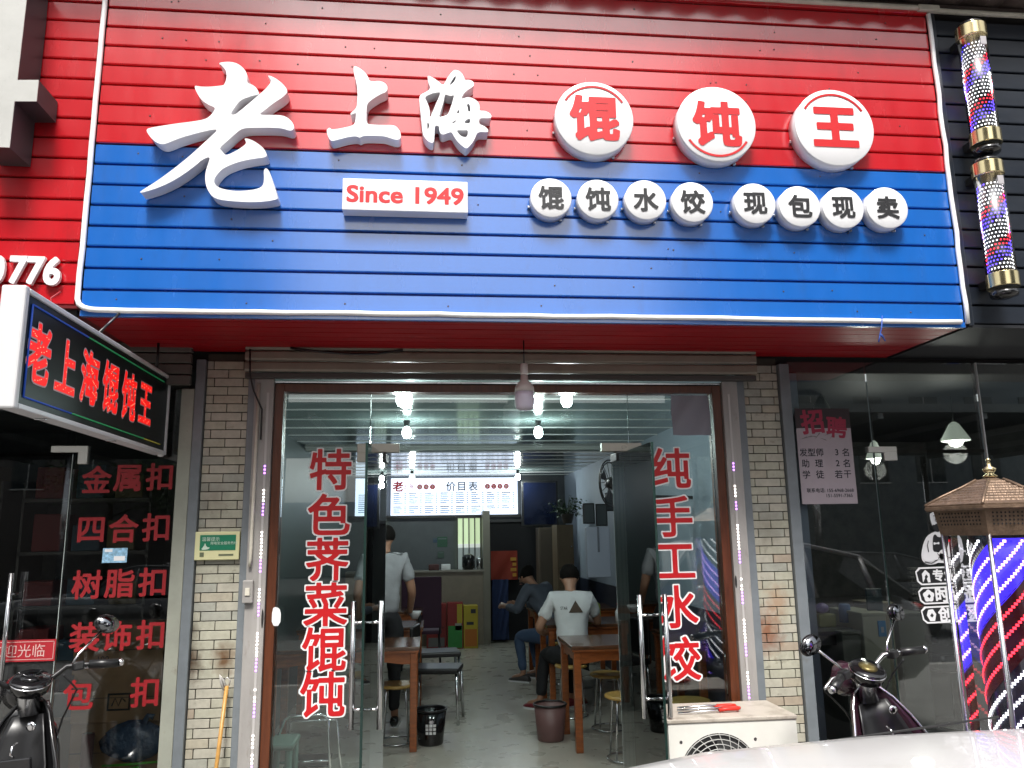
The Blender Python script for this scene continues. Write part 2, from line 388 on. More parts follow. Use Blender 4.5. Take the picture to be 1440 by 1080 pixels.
# white rope-light edging: wobbly silicone tube with one rounded corner
def wob(p0, p1, n, a=.0025):
    return [tuple(p0[k]+(p1[k]-p0[k])*i/n+(random.uniform(-a, a) if 0 < i < n and k != 1 else 0) for k in range(3)) for i in range(n+1)]
yt = YS-.012
path = wob((SX0-.012, yt, 4.56), (SX0-.012, yt, SZ0+.07), 14)+[(SX0-.004, yt, SZ0+.045), (SX0+.02, yt, SZ0+.028), (SX0+.05, yt, SZ0+.02)]+wob((SX0+.08, yt, SZ0+.018), (SX1-.03, yt, SZ0+.018), 30)
part('edge_light_tube', MB().tube(path, .0135, 8), TUBE, sb)
part('edge_light_tube', MB().tube(wob((SX1+.006, yt, SZ0+.01), (SX1+.006, yt, 4.54), 18, .004), .0125, 8), TUBE, sb, 'slightly wavy light tube down the right edge')
mb = MB(); rs = random.Random(21)
for k in range(95):
    i = rs.randrange(17); x = rs.uniform(SX0+.1, SX1-.1); z = SZ0+.02+i*PITCH+rs.choice((.045, .05, .055))
    mb.lathe([(.0045, 0), (.0045, .0015), (.002, .003)], (x, YS-.0005, z), 6, 'y')
part('screw_heads', mb, mat('dark_screw', (.05, .03, .03), .5), sb, kind='stuff')
# soffit of the sign: red sheet strips running across
sof = thing('sign_soffit', 'dark glossy red strip ceiling under the shop sign', 'soffit', (.6, YS+.02, SZ0))
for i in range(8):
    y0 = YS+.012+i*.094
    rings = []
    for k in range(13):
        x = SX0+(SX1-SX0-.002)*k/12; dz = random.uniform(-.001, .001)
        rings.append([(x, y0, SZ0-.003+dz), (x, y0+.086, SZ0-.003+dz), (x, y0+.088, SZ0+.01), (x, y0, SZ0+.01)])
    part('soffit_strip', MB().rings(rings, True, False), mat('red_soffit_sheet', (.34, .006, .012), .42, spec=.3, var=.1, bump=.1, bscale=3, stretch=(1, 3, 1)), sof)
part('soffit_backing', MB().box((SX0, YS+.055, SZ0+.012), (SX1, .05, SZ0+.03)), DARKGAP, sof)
mb = MB()
for i in range(16): mb.box((SX1-.002, YS+.05+i*.001, SZ0+.02+i*PITCH), (SX1+.002, 0.0, SZ0+.02+(i+1)*PITCH-.012))
part('right_return', mb, DARKGAP, sb)
# left neighbour's board (red) and its deep white letter, digits
lb = thing('neighbour_sign_board', 'red slatted metal sign board of the left neighbour, cut by the photo edge', 'sign board', (-3.6, YS, SZ0))
cladding(lb, -5.9, SX0-.035, SZ0+.05, 17, YS+.012, lambda i: RED)
part('backing', MB().box((-5.9, YS+.036, SZ0), (SX0-.03, YS+.06, 4.62)), DARKGAP, lb)
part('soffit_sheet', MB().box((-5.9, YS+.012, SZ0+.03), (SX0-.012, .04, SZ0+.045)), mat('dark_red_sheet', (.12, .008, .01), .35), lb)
def qs(pts, Y): return [Q(x, y, Y) for x, y in pts]
yl = YS-.19
o = qs([(42, -45), (38, 0), (25, 113), (55, 113), (52, 143), (21, 143), (14, 208), (-30, 206), (-24, 150), (-70, 150), (-68, 118), (-22, 115), (-8, -45)], yl)
L = thing('raised_character', 'large dirty white channel character on the left red board', 'sign letter', (o[1][0], YS, o[1][1]))
part('face', MB().prism(o, yl-.004, yl), mat('dull_white_face', (.43, .43, .41), .4, var=.08, vscale=6, dirt=(.2, .19, .17), dscale=20, dcut=.62), L)
part('return', MB().prism([(a*.995+o[3][0]*.005, b) for a, b in o], yl+.001, YS+.005), mat('dark_letter_return', (.04, .035, .04), .5), L)
for ch, px in zip('0776', (-3, 28, 52, 76)):
    x, z = Q(px, 383-(76-px)*.035, YS)
    single('sign_digit', letters(ch, .035, 48, flatplace(x, z, YS-.022, .185, -.01), .02, sx=.86), WHITEP,
           {-3: 'white raised digit zero, leftmost, cut by the photo edge', 28: 'white raised digit seven right beside the zero', 52: 'white raised digit seven right beside the six', 76: 'white raised digit six, rightmost on the left red board'}[px], 'sign digit', 'telephone digits on the left red board')
# right neighbour's black board
rb = thing('barber_sign_board', 'black slatted metal sign board of the barber shop on the right', 'sign board', (4.5, YS, SZ0))
cladding(rb, SX1+.055, 6.4, SZ0+.02, 17, YS+.02, lambda i: BLACKC)
part('backing', MB().box((SX1+.03, YS+.044, SZ0), (6.4, YS+.07, 4.62)), DARKGAP, rb)
part('corner_trim', MB().box((SX1+.022, YS-.002, SZ0), (SX1+.052, YS+.04, 4.62), .004), BLACKC, rb)
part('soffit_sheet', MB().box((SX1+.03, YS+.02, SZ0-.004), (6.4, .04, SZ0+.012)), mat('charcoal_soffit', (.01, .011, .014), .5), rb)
# overhead canopy: corrugated underside with cream edge pipe
cz = 4.60
cn = thing('roof_canopy', 'brown corrugated metal canopy above the signs', 'canopy', (2, YS, cz))
rings = []; nx = 220
for k in range(nx+1):
    x = -7+14.0*k/nx; ph = (x/.22) % 1; d = .03*(1 if .15 < ph < .5 else (ph/.15 if ph <= .15 else max(0, 1-(ph-.5)/.15)))
    rings.append([(x, -1.02, cz+.035+d), (x, .3, cz+.0+d+.02), (x, .3, cz+d+.03), (x, -1.02, cz+.045+d)])
part('corrugated_sheet', MB().rings(rings, True, False), mat('brown_sheet', (.13, .10, .09), .5, var=.25, vscale=4, dirt=(.05, .04, .035), dscale=3), cn)
part('edge_pipe', MB().tube(wob((-6.9, YS-.015, 4.575), (SX1, YS-.015, 4.575), 20, .002)+wob((SX1+.01, YS-.012, 4.565), (6.4, YS-.012, 4.57), 8, .003), .016, 8), CREAM, cn)
part('joint_sleeve', MB().box((SX1-.06, YS-.034, 4.552), (SX1+.07, YS-.002, 4.59), .006), CREAM, cn)
part('fascia_strip', MB().box((-6.9, YS-.006, 4.592), (6.4, YS+.02, 4.612)), mat('dark_brown', (.07, .05, .045), .6), cn)

# ================================================================== CALLIGRAPHY
def calli(pts, ox, oy, sc, Y, n=2): return chaikin([Q(ox+x/sc, oy+y/sc, Y) for x, y in pts], n)
LAO = [(575,45),(610,38),(660,36),(710,48),(755,85),(778,130),(770,182),(815,195),(850,230),(855,262),(800,272),(725,300),(690,350),(655,398),(690,402),(730,370),(790,320),(860,260),(915,210),(942,170),(930,145),(913,128),(950,138),(1000,170),(1040,210),(1055,245),(1020,280),(950,325),(900,365),(850,402),(930,402),(1010,404),(1050,418),(1085,450),(1100,485),(1090,508),(1065,512),(1020,495),(950,490),(850,490),(745,492),(700,525),(640,580),(578,632),(605,655),(625,685),(700,650),(745,620),(768,600),(765,580),(752,562),(800,572),(850,600),(895,640),(912,680),(900,695),(840,702),(760,715),(690,735),(610,768),(560,820),(542,860),(560,895),(620,918),(700,928),(780,924),(850,912),(885,890),(892,840),(888,785),(903,766),(925,785),(940,830),(960,890),(985,970),(984,985),(900,1000),(800,1005),(700,1000),(600,990),(545,975),(505,930),(485,870),(485,800),(505,740),(522,690),(470,705),(420,750),(340,810),(250,865),(160,905),(80,930),(25,942),(60,915),(150,860),(260,780),(360,700),(450,620),(520,555),(580,498),(500,510),(400,535),(300,565),(230,595),(190,606),(150,595),(110,560),(85,525),(78,500),(120,488),(200,475),(300,460),(400,448),(490,432),(530,400),(560,352),(510,335),(460,300),(430,255),(405,198),(450,208),(530,208),(600,200),(618,195),(635,140),(628,95),(605,65)]
SHANG = [(378,70),(430,88),(490,130),(535,185),(550,240),(600,245),(660,238),(715,255),(750,290),(755,335),(735,365),(680,385),(620,420),(560,460),(522,505),(518,600),(518,722),(600,728),(700,732),(830,732),(870,765),(898,810),(905,860),(890,890),(850,898),(790,880),(720,855),(600,850),(485,850),(440,878),(415,855),(330,862),(220,890),(150,910),(118,905),(95,870),(72,800),(85,775),(108,758),(130,785),(250,765),(385,735),(400,650),(405,590),(345,618),(335,605),(410,545),(418,450),(420,350),(410,270),(385,180),(375,120)]
HAI = [(170,128),(230,155),(290,195),(335,240),(360,225),(390,160),(430,105),(470,68),(520,75),(560,110),(580,150),(590,185),(640,178),(685,200),(695,235),(680,260),(620,295),(580,330),(550,385),(560,395),(620,372),(690,390),(740,430),(758,480),(750,530),(810,528),(865,550),(892,590),(880,612),(820,612),(750,610),(748,680),(800,695),(845,730),(855,760),(840,770),(730,765),(700,850),(650,920),(610,955),(580,940),(510,880),(470,820),(440,765),(390,780),(350,798),(318,790),(300,750),(302,700),(250,692),(248,800),(240,890),(200,888),(150,850),(115,790),(105,680),(90,530),(75,400),(85,350),(150,320),(210,275),(185,230),(172,180)]
HAIH = [[(135,375),(200,340),(270,322),(318,322),(300,370),(260,460),(220,560),(200,600),(192,590),(195,510),(165,430)],[(365,340),(400,355),(440,362),(470,350),(450,430),(420,520),(395,575),(340,590),(295,605),(320,520),(350,430)],[(485,130),(490,160),(460,215),(415,245),(430,205)],[(630,445),(645,470),(652,535),(628,540),(622,490),(610,465)],[(520,508),(527,555),(497,558)],[(500,632),(480,660),(440,672),(455,650)],[(650,612),(650,670),(582,668),(600,630)],[(490,745),(560,748),(630,745),(615,825),(570,825),(530,800)],[(170,655),(180,665),(190,690),(175,750),(165,700)]]
yf = YS-.085
for nm, pts, hl, (ox, oy, sc), lab in (('LAO', LAO, [], (190, 80, 4.909), 'biggest white brush-style character, leftmost on the red and blue sign'),
                                      ('SHANG', SHANG, [], (450, 84, 7.938), 'white brush-style character with one upright, second on the sign'),
                                      ('HAI', HAI, HAIH, (580, 90, 8.0), 'dense white brush-style character left of the first big disc')):
    o = calli(pts, ox, oy, sc, yf); H = [calli(h, ox, oy, sc, yf, 1) for h in hl]
    c = thing('raised_character', lab, 'sign letter', (o[0][0], YS, o[0][1]), 'white raised characters of the sign')
    part('face', MB().prism(o, yf-.003, yf, H), WHITEP, c)
    def ins(l, k=.0015):
        cx = sum(p[0] for p in l)/len(l); cz_ = sum(p[1] for p in l)/len(l); return [(p[0]+(cx-p[0])*k, p[1]+(cz_-p[1])*k) for p in l]
    part('return', MB().prism(ins(o), yf+.0005, YS-.006, [ins(h) for h in H]), WHITEE, c)
# ================================================================== DISCS
def disc(px, py, r, ch, chm, gs, arc, label, group, depth=.085, grow=.035):
    yd = YS-depth; x, z = Q(px, py, yd)
    t = thing('sign_disc', label, 'sign disc', (x, YS, z), group)
    part('face', MB().lathe([(r*.2, .0), (r-.004, 0), (r, -.003), (r, -.005)], (x, yd, z), 64, 'y'), WHITEP, t)
    part('rim', MB().lathe([(r-.001, -.0055), (r-.001, -depth+.002)], (x, yd, z), 64, 'y'), WHITEE, t)
    part('character', letters(ch, grow, 72, flatplace(x, z, yd-.003, gs), 0), chm, t)
    if arc:
        a0, a1 = (R(32), R(148)) if arc > 0 else (R(212), R(328)); ri, ro = r*.83, r*.885
        pts = [(x+ro*math.cos(a0+(a1-a0)*i/20), z+ro*math.sin(a0+(a1-a0)*i/20)) for i in range(21)]+[(x+ri*math.cos(a1-(a1-a0)*i/20), z+ri*math.sin(a1-(a1-a0)*i/20)) for i in range(21)]
        part('arc_line', MB().prism(pts, yd-.003, yd-.001), CHARRED, t)
    for a in (100, 195, 300):
        px_, pz_ = x+(r+.006)*math.cos(R(a)), z+(r+.006)*math.sin(R(a))
        part('mounting_clip', MB().box((px_-.007, YS-.02, pz_-.006), (px_+.007, YS-.001, pz_+.006), .002), STEEL, t)
def rad(px0, px1, py, Y): return (Q(px1, py, Y)[0]-Q(px0, py, Y)[0])/2
yb = YS-.085
disc(836, 166, rad(779, 889, 166, yb), '馄', CHARRED, .262, 1, 'big white disc with red character 馄 and an arc above, leftmost of the three', 'three big white discs on the red slats', grow=.04)
disc(1008, 174, rad(953, 1063, 174, yb), '饨', CHARRED, .262, -1, 'big white disc with red character 饨 and an arc below, middle of the three', 'three big white discs on the red slats', grow=.04)
disc(1174, 179, rad(1119, 1229, 179, yb), '王', CHARRED, .262, 1, 'big white disc with red character 王 and an arc above, rightmost of the three', 'three big white discs on the red slats', grow=.045)
g2 = 'eight small white discs on the blue slats'
for px, py, ch, lab in ((775, 278, '馄', 'small white disc with black 馄, leftmost of the small discs'), (841, 280, '饨', 'small white disc with black 饨, second of the small discs'), (908, 281, '水', 'small white disc with black 水, third of the small discs'), (974, 284, '饺', 'small white disc with black 饺, fourth, before the gap between the discs'),
                    (1062, 286, '现', 'small white disc with black 现, fifth disc, left of the one reading 包'), (1125, 290, '包', 'small white disc with black 包, sixth of the small discs'), (1186, 292, '现', 'small white disc with black 现, seventh disc, left of the one reading 卖'), (1248, 292, '卖', 'small white disc with black 卖, rightmost small disc')):
    disc(px, py, rad(px-29, px+29, py, yb), ch, CHARBLK, .132, 0, lab, g2, .075, .03)
# ================================================================== Since 1949 box
x0, z1 = Q(482, 250, yb); x1, z0 = Q(658, 301, yb); z1 = Q(570, 253, yb)[1]; z0 = Q(570, 297, yb)[1]
t = thing('since_sign_box', 'white oblong sign box with red lettering Since 1949 on the blue slats', 'sign box', ((x0+x1)/2, YS, z0))
part('box_body', MB().box((x0, yb, z0), (x1, YS-.004, z1), .004), WHITEP, t)
part('lettering', letters('Since 1949', .030, 56, flatplace((x0+x1)/2, (z0+z1)/2+.002, yb-.001, .122, 0), 0, sx=1.10), CHARRED, t)

# ================================================================== FACADE POSTS, TILED COLUMNS
def post(name, label, x0, x1, y0, y1, z1, m, cat='post', z0=-.12, group=None):
    return single(name, MB().box((x0, y0, z0), (x1, y1, z1), .004), m, label, cat, group)
def tiled_column(label, x0, x1, ztop):
    t = thing('tiled_column', label, 'column', ((x0+x1)/2, 0, -.12))
    part('core', MB().box((x0, .002, -.12), (x1, .3, ztop)), GROUT, t)
    W = x1-x0; rp = .0497; z = -.115; r = 0; cache = {}
    while z < ztop-rp:
        js = [0, W*.5, W] if r % 2 else [0, W*.17+random.uniform(-.006, .006), W*.86, W]
        for a, b in zip(js[:-1], js[1:]):
            wv = round(b-a-.005, 3)
            k = random.choices(range(5), (9, 7, 2, 4, .5))[0]
            if (wv, k) not in cache: cache[(wv, k)] = mk_mesh('tile', MB().box((0, -.007, 0), (wv, .003, rp-.005), .0015), TILES[k])
            o = bpy.data.objects.new('tile', cache[(wv, k)]); COL.objects.link(o); o.parent = t
            o.location = (x0+a+.0025-(x0+x1)/2, random.uniform(-.0012, .0012), z+.12)
        z += rp; r += 1
    return t
tiled_column('pale brick-tiled column left of the shop doors with a yellow meter box on it', -1.264, -1.027, 2.66)
tiled_column('pale brick-tiled column right of the shop doors with a rust stain', 1.912, 2.138, 2.66)
gp = 'grey shutter rails beside the tiled columns'
post('shutter_rail', 'grey painted rail on the left side of the left tiled column', -1.318, -1.266, -.035, .06, 2.62, GREYPOST, 'rail', group=gp)
post('shutter_rail', 'grey painted rail between the left tiled column and the door frame', -1.025, -.982, -.035, .06, 2.62, GREYPOST, 'rail', group=gp)
post('shutter_rail', 'grey painted rail between the door frame and the right tiled column', 1.852, 1.910, -.035, .06, 2.62, GREYPOST, 'rail', group=gp)
post('shutter_rail', 'grey painted rail on the right side of the right tiled column', 2.140, 2.205, -.035, .06, 2.62, GREYPOST, 'rail', group=gp)
post('shop_corner_post', 'cream metal post at the right edge of the left shop window', -1.392, -1.320, -.03, .06, 2.45, CREAMPOST)
single('upper_wall', MB().box((-7, .065, 2.715), (7, .5, 5.0)), mat('upper_wall_plaster', (.2, .19, .17), .8), 'plain plaster wall band above the shop fronts, behind the sign boards', 'wall')
single('lintel', MB().box((-4.6, .03, 2.58), (6.4, .065, 2.72)), DARKGAP, 'dark lintel board behind the shutters and under the signs', 'lintel')
# shutter box slats above the door
sh = thing('roller_shutter', 'rolled-up beige shutter over the glass doors', 'shutter', (.45, -.02, 2.5))
for i in range(3):
    z = 2.535+i*.062
    part('shutter_slat', MB().rings([[(x, -.12, z), (x, -.128, z+.012), (x, -.128, z+.046), (x, -.12, z+.056), (x, -.09, z+.056), (x, -.09, z)] for x in (-1.03, 1.96)], True, False), SHUT, sh)
part('bottom_rail', MB().box((-1.03, -.11, 2.50), (1.96, -.06, 2.53), .004), mat('dark_rail', (.06, .055, .05), .5), sh)
part('housing', MB().box((-1.03, -.09, 2.62), (1.96, .08, 2.70)), DARKGAP, sh)
sh2 = thing('side_shutter', 'rolled-up shutter over the left shop window', 'shutter', (-2.6, -.02, 2.5))
for i in range(4): part('shutter_slat', MB().box((-4.6, -.10, 2.46+i*.062), (-1.33, -.06, 2.514+i*.062), .005), mat('dim_shutter', (.10, .09, .08), .5, var=.2), sh2)
# door frame: wood inside, weathered white outside, led strips
DX0, DX1, DZ = -.823, 1.70, 2.432
fr = thing('door_frame', 'reddish wooden door frame with a weathered white outer casing around the glass doors', 'door frame', (.44, 0, 0))
part('wood_jamb', MB().box((-.872, -.05, -.02), (DX0, .05, DZ+.045), .003), WOODF, fr)
part('wood_jamb', MB().box((DX1, -.05, -.02), (DX1+.052, .05, DZ+.045), .003), WOODF, fr)
part('wood_head', MB().box((DX0, -.048, DZ), (DX1, .048, DZ+.045), .003), WOODF, fr)
part('casing', MB().box((-.980, -.075, -.1), (-.874, .02, 2.5), .004), FRAMEW, fr)
part('casing', MB().box((DX1+.054, -.075, -.1), (1.850, .02, 2.5), .004), FRAMEW, fr)
part('head_casing', MB().box((-.872, -.03, DZ+.047), (DX1+.052, .02, 2.498), .003), mat('dim_metal', (.10, .10, .095), .4), fr)
part('head_pipe', MB().tube([(-.95, -.085, 2.505), (1.80, -.085, 2.508)], .007, 8), STEEL, fr)
part('transom_strip', MB().box((-.872, -.055, DZ+.05), (DX1+.05, -.035, DZ+.058)), STEEL, fr)
for nm, (px, py), rx, rz in (('lock_hole', (369, 870), .006, .05), ('lock_hole', (1035, 818), .006, .035)):
    x, z = Q(px, py, -.076); part(nm, MB().prism([(x+rx*math.cos(a*PI/8), z+rz*math.sin(a*PI/8)) for a in range(16)], -.0765, -.0755), DARKGAP, fr)
LEDW = mat('led_white', (1, .9, .85), .4, emit=(1, .93, .88), estr=4.0)
LEDP = mat('led_violet', (.5, .1, .8), .4, emit=(.55, .2, 1), estr=3.0)
def led_strip(label, x, y, zs, lean=0.0):
    t = thing('led_strip', label, 'led strip', (x, y, .2), 'led strips on the door frame')
    part('tape', MB().box((x-.006, y-.002, .0), (x+.006, y, 2.42)), mat('led_tape', (.45, .43, .42), .4), t)
    a, b = MB(), MB()
    z = .1
    while z < 2.0:
        seg = int(z/.075) % 7; mb = b if seg in (2, 5) else a
        if seg not in (1, 4) and random.random() < .95:
            mb.box((x-.0045, y-.004, z), (x+.0045, y-.002, z+.009))
        z += .019
    part('white_diodes', a, LEDW, t, kind='stuff'); part('violet_diodes', b, LEDP, t, kind='stuff')
led_strip('thin led tape with white and violet dots on the left door casing', -.905, -.075, 0)
led_strip('thin led tape with white and violet dots on the right door casing', 1.792, -.075, 0)
single('conduit', MB().tube([(-.955, -.09, 2.47), (-.957, -.09, 1.5), (-.96, -.088, 1.46)], .009, 8), CREAM, 'thin cream conduit running down the left door casing to a switch box', 'conduit')
t = thing('switch_box', 'small white switch box on the left door casing', 'switch', (-.96, -.09, 1.33))
part('housing', MB().box((-.99, -.10, 1.27), (-.935, -.076, 1.39), .005), FRAMEW, t); part('button', MB().box((-.975, -.106, 1.31), (-.95, -.1, 1.35), .002), CREAM, t)

# ================================================================== DOORS AND FIXED GLASS
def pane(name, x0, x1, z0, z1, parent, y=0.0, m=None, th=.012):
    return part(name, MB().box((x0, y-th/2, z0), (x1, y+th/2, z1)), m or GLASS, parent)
FXL, FXR = -.336, 1.187; TR = 2.085; PL, PR = -.251, 1.102
gf = thing('storefront_glazing', 'fixed glass panes and transom of the dumpling shop front', 'glass front', (.44, 0, 0))
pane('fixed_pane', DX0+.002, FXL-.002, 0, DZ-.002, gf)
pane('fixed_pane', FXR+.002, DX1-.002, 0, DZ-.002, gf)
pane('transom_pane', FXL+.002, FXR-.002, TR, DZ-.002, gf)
part('pane_edge', MB().box((FXL-.0015, -.0062, .0), (FXL+.0015, .0062, DZ-.003)), GLASSEDGE, gf)
part('pane_edge', MB().box((FXR-.0015, -.0062, .0), (FXR+.0015, .0062, DZ-.003)), GLASSEDGE, gf)
part('transom_edge', MB().box((FXL+.003, -.0062, TR-.003), (FXR-.003, .0062, TR-.0005)), mat('bright_glass_edge', (.55, .62, .6), .2), gf)
CLAMP = mat('brushed_clamp', (.40, .38, .33), .35, metal=.6, rvar=.08)
def clamp(x, s, par):
    # L-shaped corner patch: s=+1 arm points right
    p = part('corner_clamp', MB().box((x-s*.07, -.024, TR-.0), (x+s*.17, .024, TR+.05), .003).box((x-s*.07, -.0225, TR-.055), (x-s*.0, .0225, TR+.001), .003), CLAMP, par)
    part('pivot', MB().lathe([(.010, 0), (.010, -.05)], (x+s*.085, 0, TR), 12), CHROME, p)
clamp(FXL, 1, gf); clamp(FXR, -1, gf)
def door_leaf(px, ang, side, label):
    t = thing('glass_door_leaf', label, 'glass door', (px, 0, .01), 'two glass door leaves swung open to the street')
    W = .72
    # built closed along +X*side from the pivot, then swung
    M = Matrix.Translation((px, 0, 0)) @ Matrix.Rotation(ang, 4, 'Z') @ Matrix.Translation((-px, 0, 0))
    def pm(mb): return mb.xf(M)
    a, b = px-side*.06, px+side*(W-.06)
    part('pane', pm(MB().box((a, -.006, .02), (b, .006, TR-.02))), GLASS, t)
    part('pane_edge', pm(MB().box((b, -.0061, .02), (b+side*.0025, .0061, TR-.02))), GLASSEDGE, t)
    part('pane_edge', pm(MB().box((a-side*.0025, -.0061, .02), (a, .0061, TR-.02))), mat('bright_glass_edge', (0, 0, 0)), t)
    part('bottom_patch', pm(MB().box((px-side*.058, -.018, .01), (px+side*.10, .018, .07), .003)), CLAMP, t)
    part('top_patch', pm(MB().box((px-side*.058, -.016, TR-.06), (px+side*.07, .016, TR-.012), .003)), mat('dark_patch', (.05, .05, .05), .3, metal=.6), t)
    hx = px+side*(W-.06-.11)
    for sy in (-1, 1):
        h = part('pull_handle', pm(MB().tube([(hx, sy*.066, .71), (hx, sy*.066, 1.30)], .0125, 12)), STEEL, t)
        for hz in (.80, 1.20): part('standoff', pm(MB().tube([(hx, sy*.007, hz), (hx, sy*.066, hz)], .0065, 8)), CHROME, h)
    return t
door_leaf(PL, R(-94.5), 1, 'left glass door leaf opened towards the street')
door_leaf(PR, R(93), -1, 'right glass door leaf opened towards the street')
# red and white window characters
WOUT = mat('white_vinyl', (.80, .80, .80), .4)
def vinyl(ch, px, py, size, label, group, Y=-.008, grow=.018, outline=True, m=None):
    x, z = Q(px, py, Y)
    t = thing('window_character', label, 'window lettering', (x, Y, z), group)
    if outline: part('white_outline', letters(ch, grow+.032, 60, flatplace(x, z, Y, size), 0), WOUT, t)
    part('red_character', letters(ch, grow, 60, flatplace(x, z, Y-.0012, size), 0), m or CHARRED, t)
for i, ch in enumerate('特色荠菜馄饨'):
    vinyl(ch, 465-i*2.3, 660+i*63.2, .244, 'red window character %s with white outline, %s of six down the left fixed pane' % (ch, ('topmost', 'second', 'third', 'fourth', 'fifth', 'lowest')[i]), 'red characters down the left fixed pane')
for i, (ch, py) in enumerate(zip('纯手工水饺', (658, 726, 789, 853, 926))):
    vinyl(ch, 943+i*3.2, py, .25, 'red window character %s with white outline, %s of five down the right fixed pane' % (ch, ('topmost', 'second', 'third', 'fourth', 'lowest')[i]), 'red characters down the right fixed pane')
# white cloth behind the top right of the fixed pane
x0, z1 = Q(943, 556, -.02); x1, z0 = Q(1000, 612, -.02)
def sheet(x0, x1, z0, z1, y, nx=16, nz=12, amp=.006, fr=2.0, seed=0):
    rn = random.Random(seed); ph = rn.uniform(0, 6)
    mb = MB(); V = []
    for side in (0, .0015):
        for j in range(nz+1):
            for i in range(nx+1):
                u, v = i/nx, j/nz
                V.append((x0+(x1-x0)*u, y+side+amp*(math.sin(fr*PI*(u*1.4-v)+ph)+.4*math.sin(7*u-5*v+ph)), z0+(z1-z0)*v))
    n = (nx+1)*(nz+1); F = []
    for s in (0, 1):
        for j in range(nz):
            for i in range(nx):
                a = s*n+j*(nx+1)+i; q = (a, a+1, a+nx+2, a+nx+1); F.append(q if s == 0 else q[::-1])
    mb.add(V, F, True); return mb
single('hanging_cloth', sheet(x0, x1, z0, z1, -.022, amp=.007), mat('grey_white_cloth', (.26, .26, .30), .8), 'white cloth hanging over the top right corner of the right fixed pane', 'cloth')
x0, z1 = Q(383, 853, -.055); x1, z0 = Q(394, 880, -.055)
single('paper_tag', MB().prism(chaikin([(x0, z0), (x1, z0), (x1+.002, z1-.02), (x0+.02, z1), (x0, z1-.01)], 1), -.056, -.0545), WHITEP, 'small torn white paper tag stuck on the left wooden jamb', 'paper tag')
# ================================================================== ROOM SHELL
CZ = 2.56
RX0, RX1, RY = -1.30, 2.22, 8.3
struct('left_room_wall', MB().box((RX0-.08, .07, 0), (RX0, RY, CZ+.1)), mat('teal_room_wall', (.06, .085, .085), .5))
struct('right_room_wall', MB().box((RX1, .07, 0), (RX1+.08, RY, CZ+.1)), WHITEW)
struct('back_room_wall', MB().box((RX0, RY, 0), (RX1, RY+.1, CZ+.1)), mat('dim_back_wall', (.10, .11, .12), .6, var=.1))
ce = thing('room_ceiling', 'glossy grey ceiling boards with bright metal joint strips inside the shop', 'ceiling', (.4, 4, CZ))
ce['kind'] = 'structure'
del ce['category']; del ce['label']
CEIL = mat('ceiling_board', (.22, .28, .275), .12, var=.05)
ys = [.06]+[.9+.5*i for i in range(15)]+[RY]
for a, b in zip(ys[:-1], ys[1:]): part('ceiling_board', MB().box((RX0, a+.004, CZ), (RX1, b-.004, CZ+.02)), CEIL, ce)
for a in ys[1:-1]: part('joint_strip', MB().box((RX0, a-.006, CZ-.006), (RX1, a+.006, CZ+.004)), mat('bright_joint', (.7, .7, .7), .3), ce)
single('ceiling_beam', MB().box((RX0, 3.95, CZ-.035), (RX1, 4.03, CZ-.001), .004), mat('pale_beam', (.55, .56, .54), .4), 'pale flat beam across the shop ceiling', 'beam')
mb = MB().box((RX1-.012, .08, 0), (RX1, RY, 1.0))
single('wall_panelling', mb, mat('navy_panel', (.02, .025, .045), .35), 'dark navy panelling along the lower right shop wall', 'wall panel')
# ceiling bulbs: lit
BULB = mat('lit_bulb', (1, 1, 1), .4, emit=(.85, 1, .97), estr=34)
for i, (px, D, lab) in enumerate(((565, 4.95, 'lit ceiling bulb nearest the door, left one'), (798, 4.95, 'lit ceiling bulb nearest the door, right one'), (572, 6.55, 'lit ceiling bulb of the second row, left one'), (757, 6.55, 'lit ceiling bulb of the second row, right one'), (580, 11.6, 'lit bulb in front of the menu board, left one'), (727, 11.6, 'lit bulb in front of the menu board, right one'))):
    d = ray(px, 600); x = d.x/d.y*D; y = D-4.6
    t = thing('ceiling_bulb', lab, 'light bulb', (x, y, CZ), 'six lit bulbs on the shop ceiling')
    part('socket', MB().lathe([(.018, 0), (.026, -.015), (.020, -.05), (.018, -.055)], (x, y, CZ), 14), BLACKP, t)
    part('globe', MB().lathe([(.012, -.055), (.025, -.065), (.036, -.09), (.036, -.12), (.024, -.145), (.004, -.152)], (x, y, CZ), 16), BULB, t)
    l = bpy.data.lights.new('bulb_light', 'POINT'); l.energy = 9.0; l.shadow_soft_size = .04; l.color = (.9, 1, .97)
    lo = bpy.data.objects.new('bulb_light', l); COL.objects.link(lo); lo.location = (x, y, CZ-.2)
# hanging big bulb under the soffit (unlit)
x, zt = Q(737, 520, -.35); zb = Q(737, 577, -.35)[1]; r = .054
t = thing('hanging_bulb', 'large unlit white led bulb hanging from the red soffit above the doors', 'light bulb', (x, -.35, zt))
part('lamp_cord', MB().tube([(x, -.35, SZ0), (x, -.35, zt+.03)], .004, 6), BLACKP, t)
part('socket', MB().lathe([(.012, .035), (.021, .03), (.022, -.02), (.019, -.03)], (x, -.35, zt), 18), mat('white_plastic', (.62, .60, .58), .4), t)
h = zt-zb
part('housing', MB().lathe([(.019, -.03), (.022, -.06), (.045, -.085), (.052, -.10), (.053, -.125)], (x, -.35, zt), 24), mat('bulb_base_plastic', (.55, .49, .47), .35), t)
part('diffuser', MB().lathe([(.053, -.126), (r, -.16), (r, -h+.03), (.047, -h+.01), (.03, -h+.001), (.004, -h)], (x, -.35, zt), 24), mat('bulb_diffuser', (.62, .57, .68), .3), t)
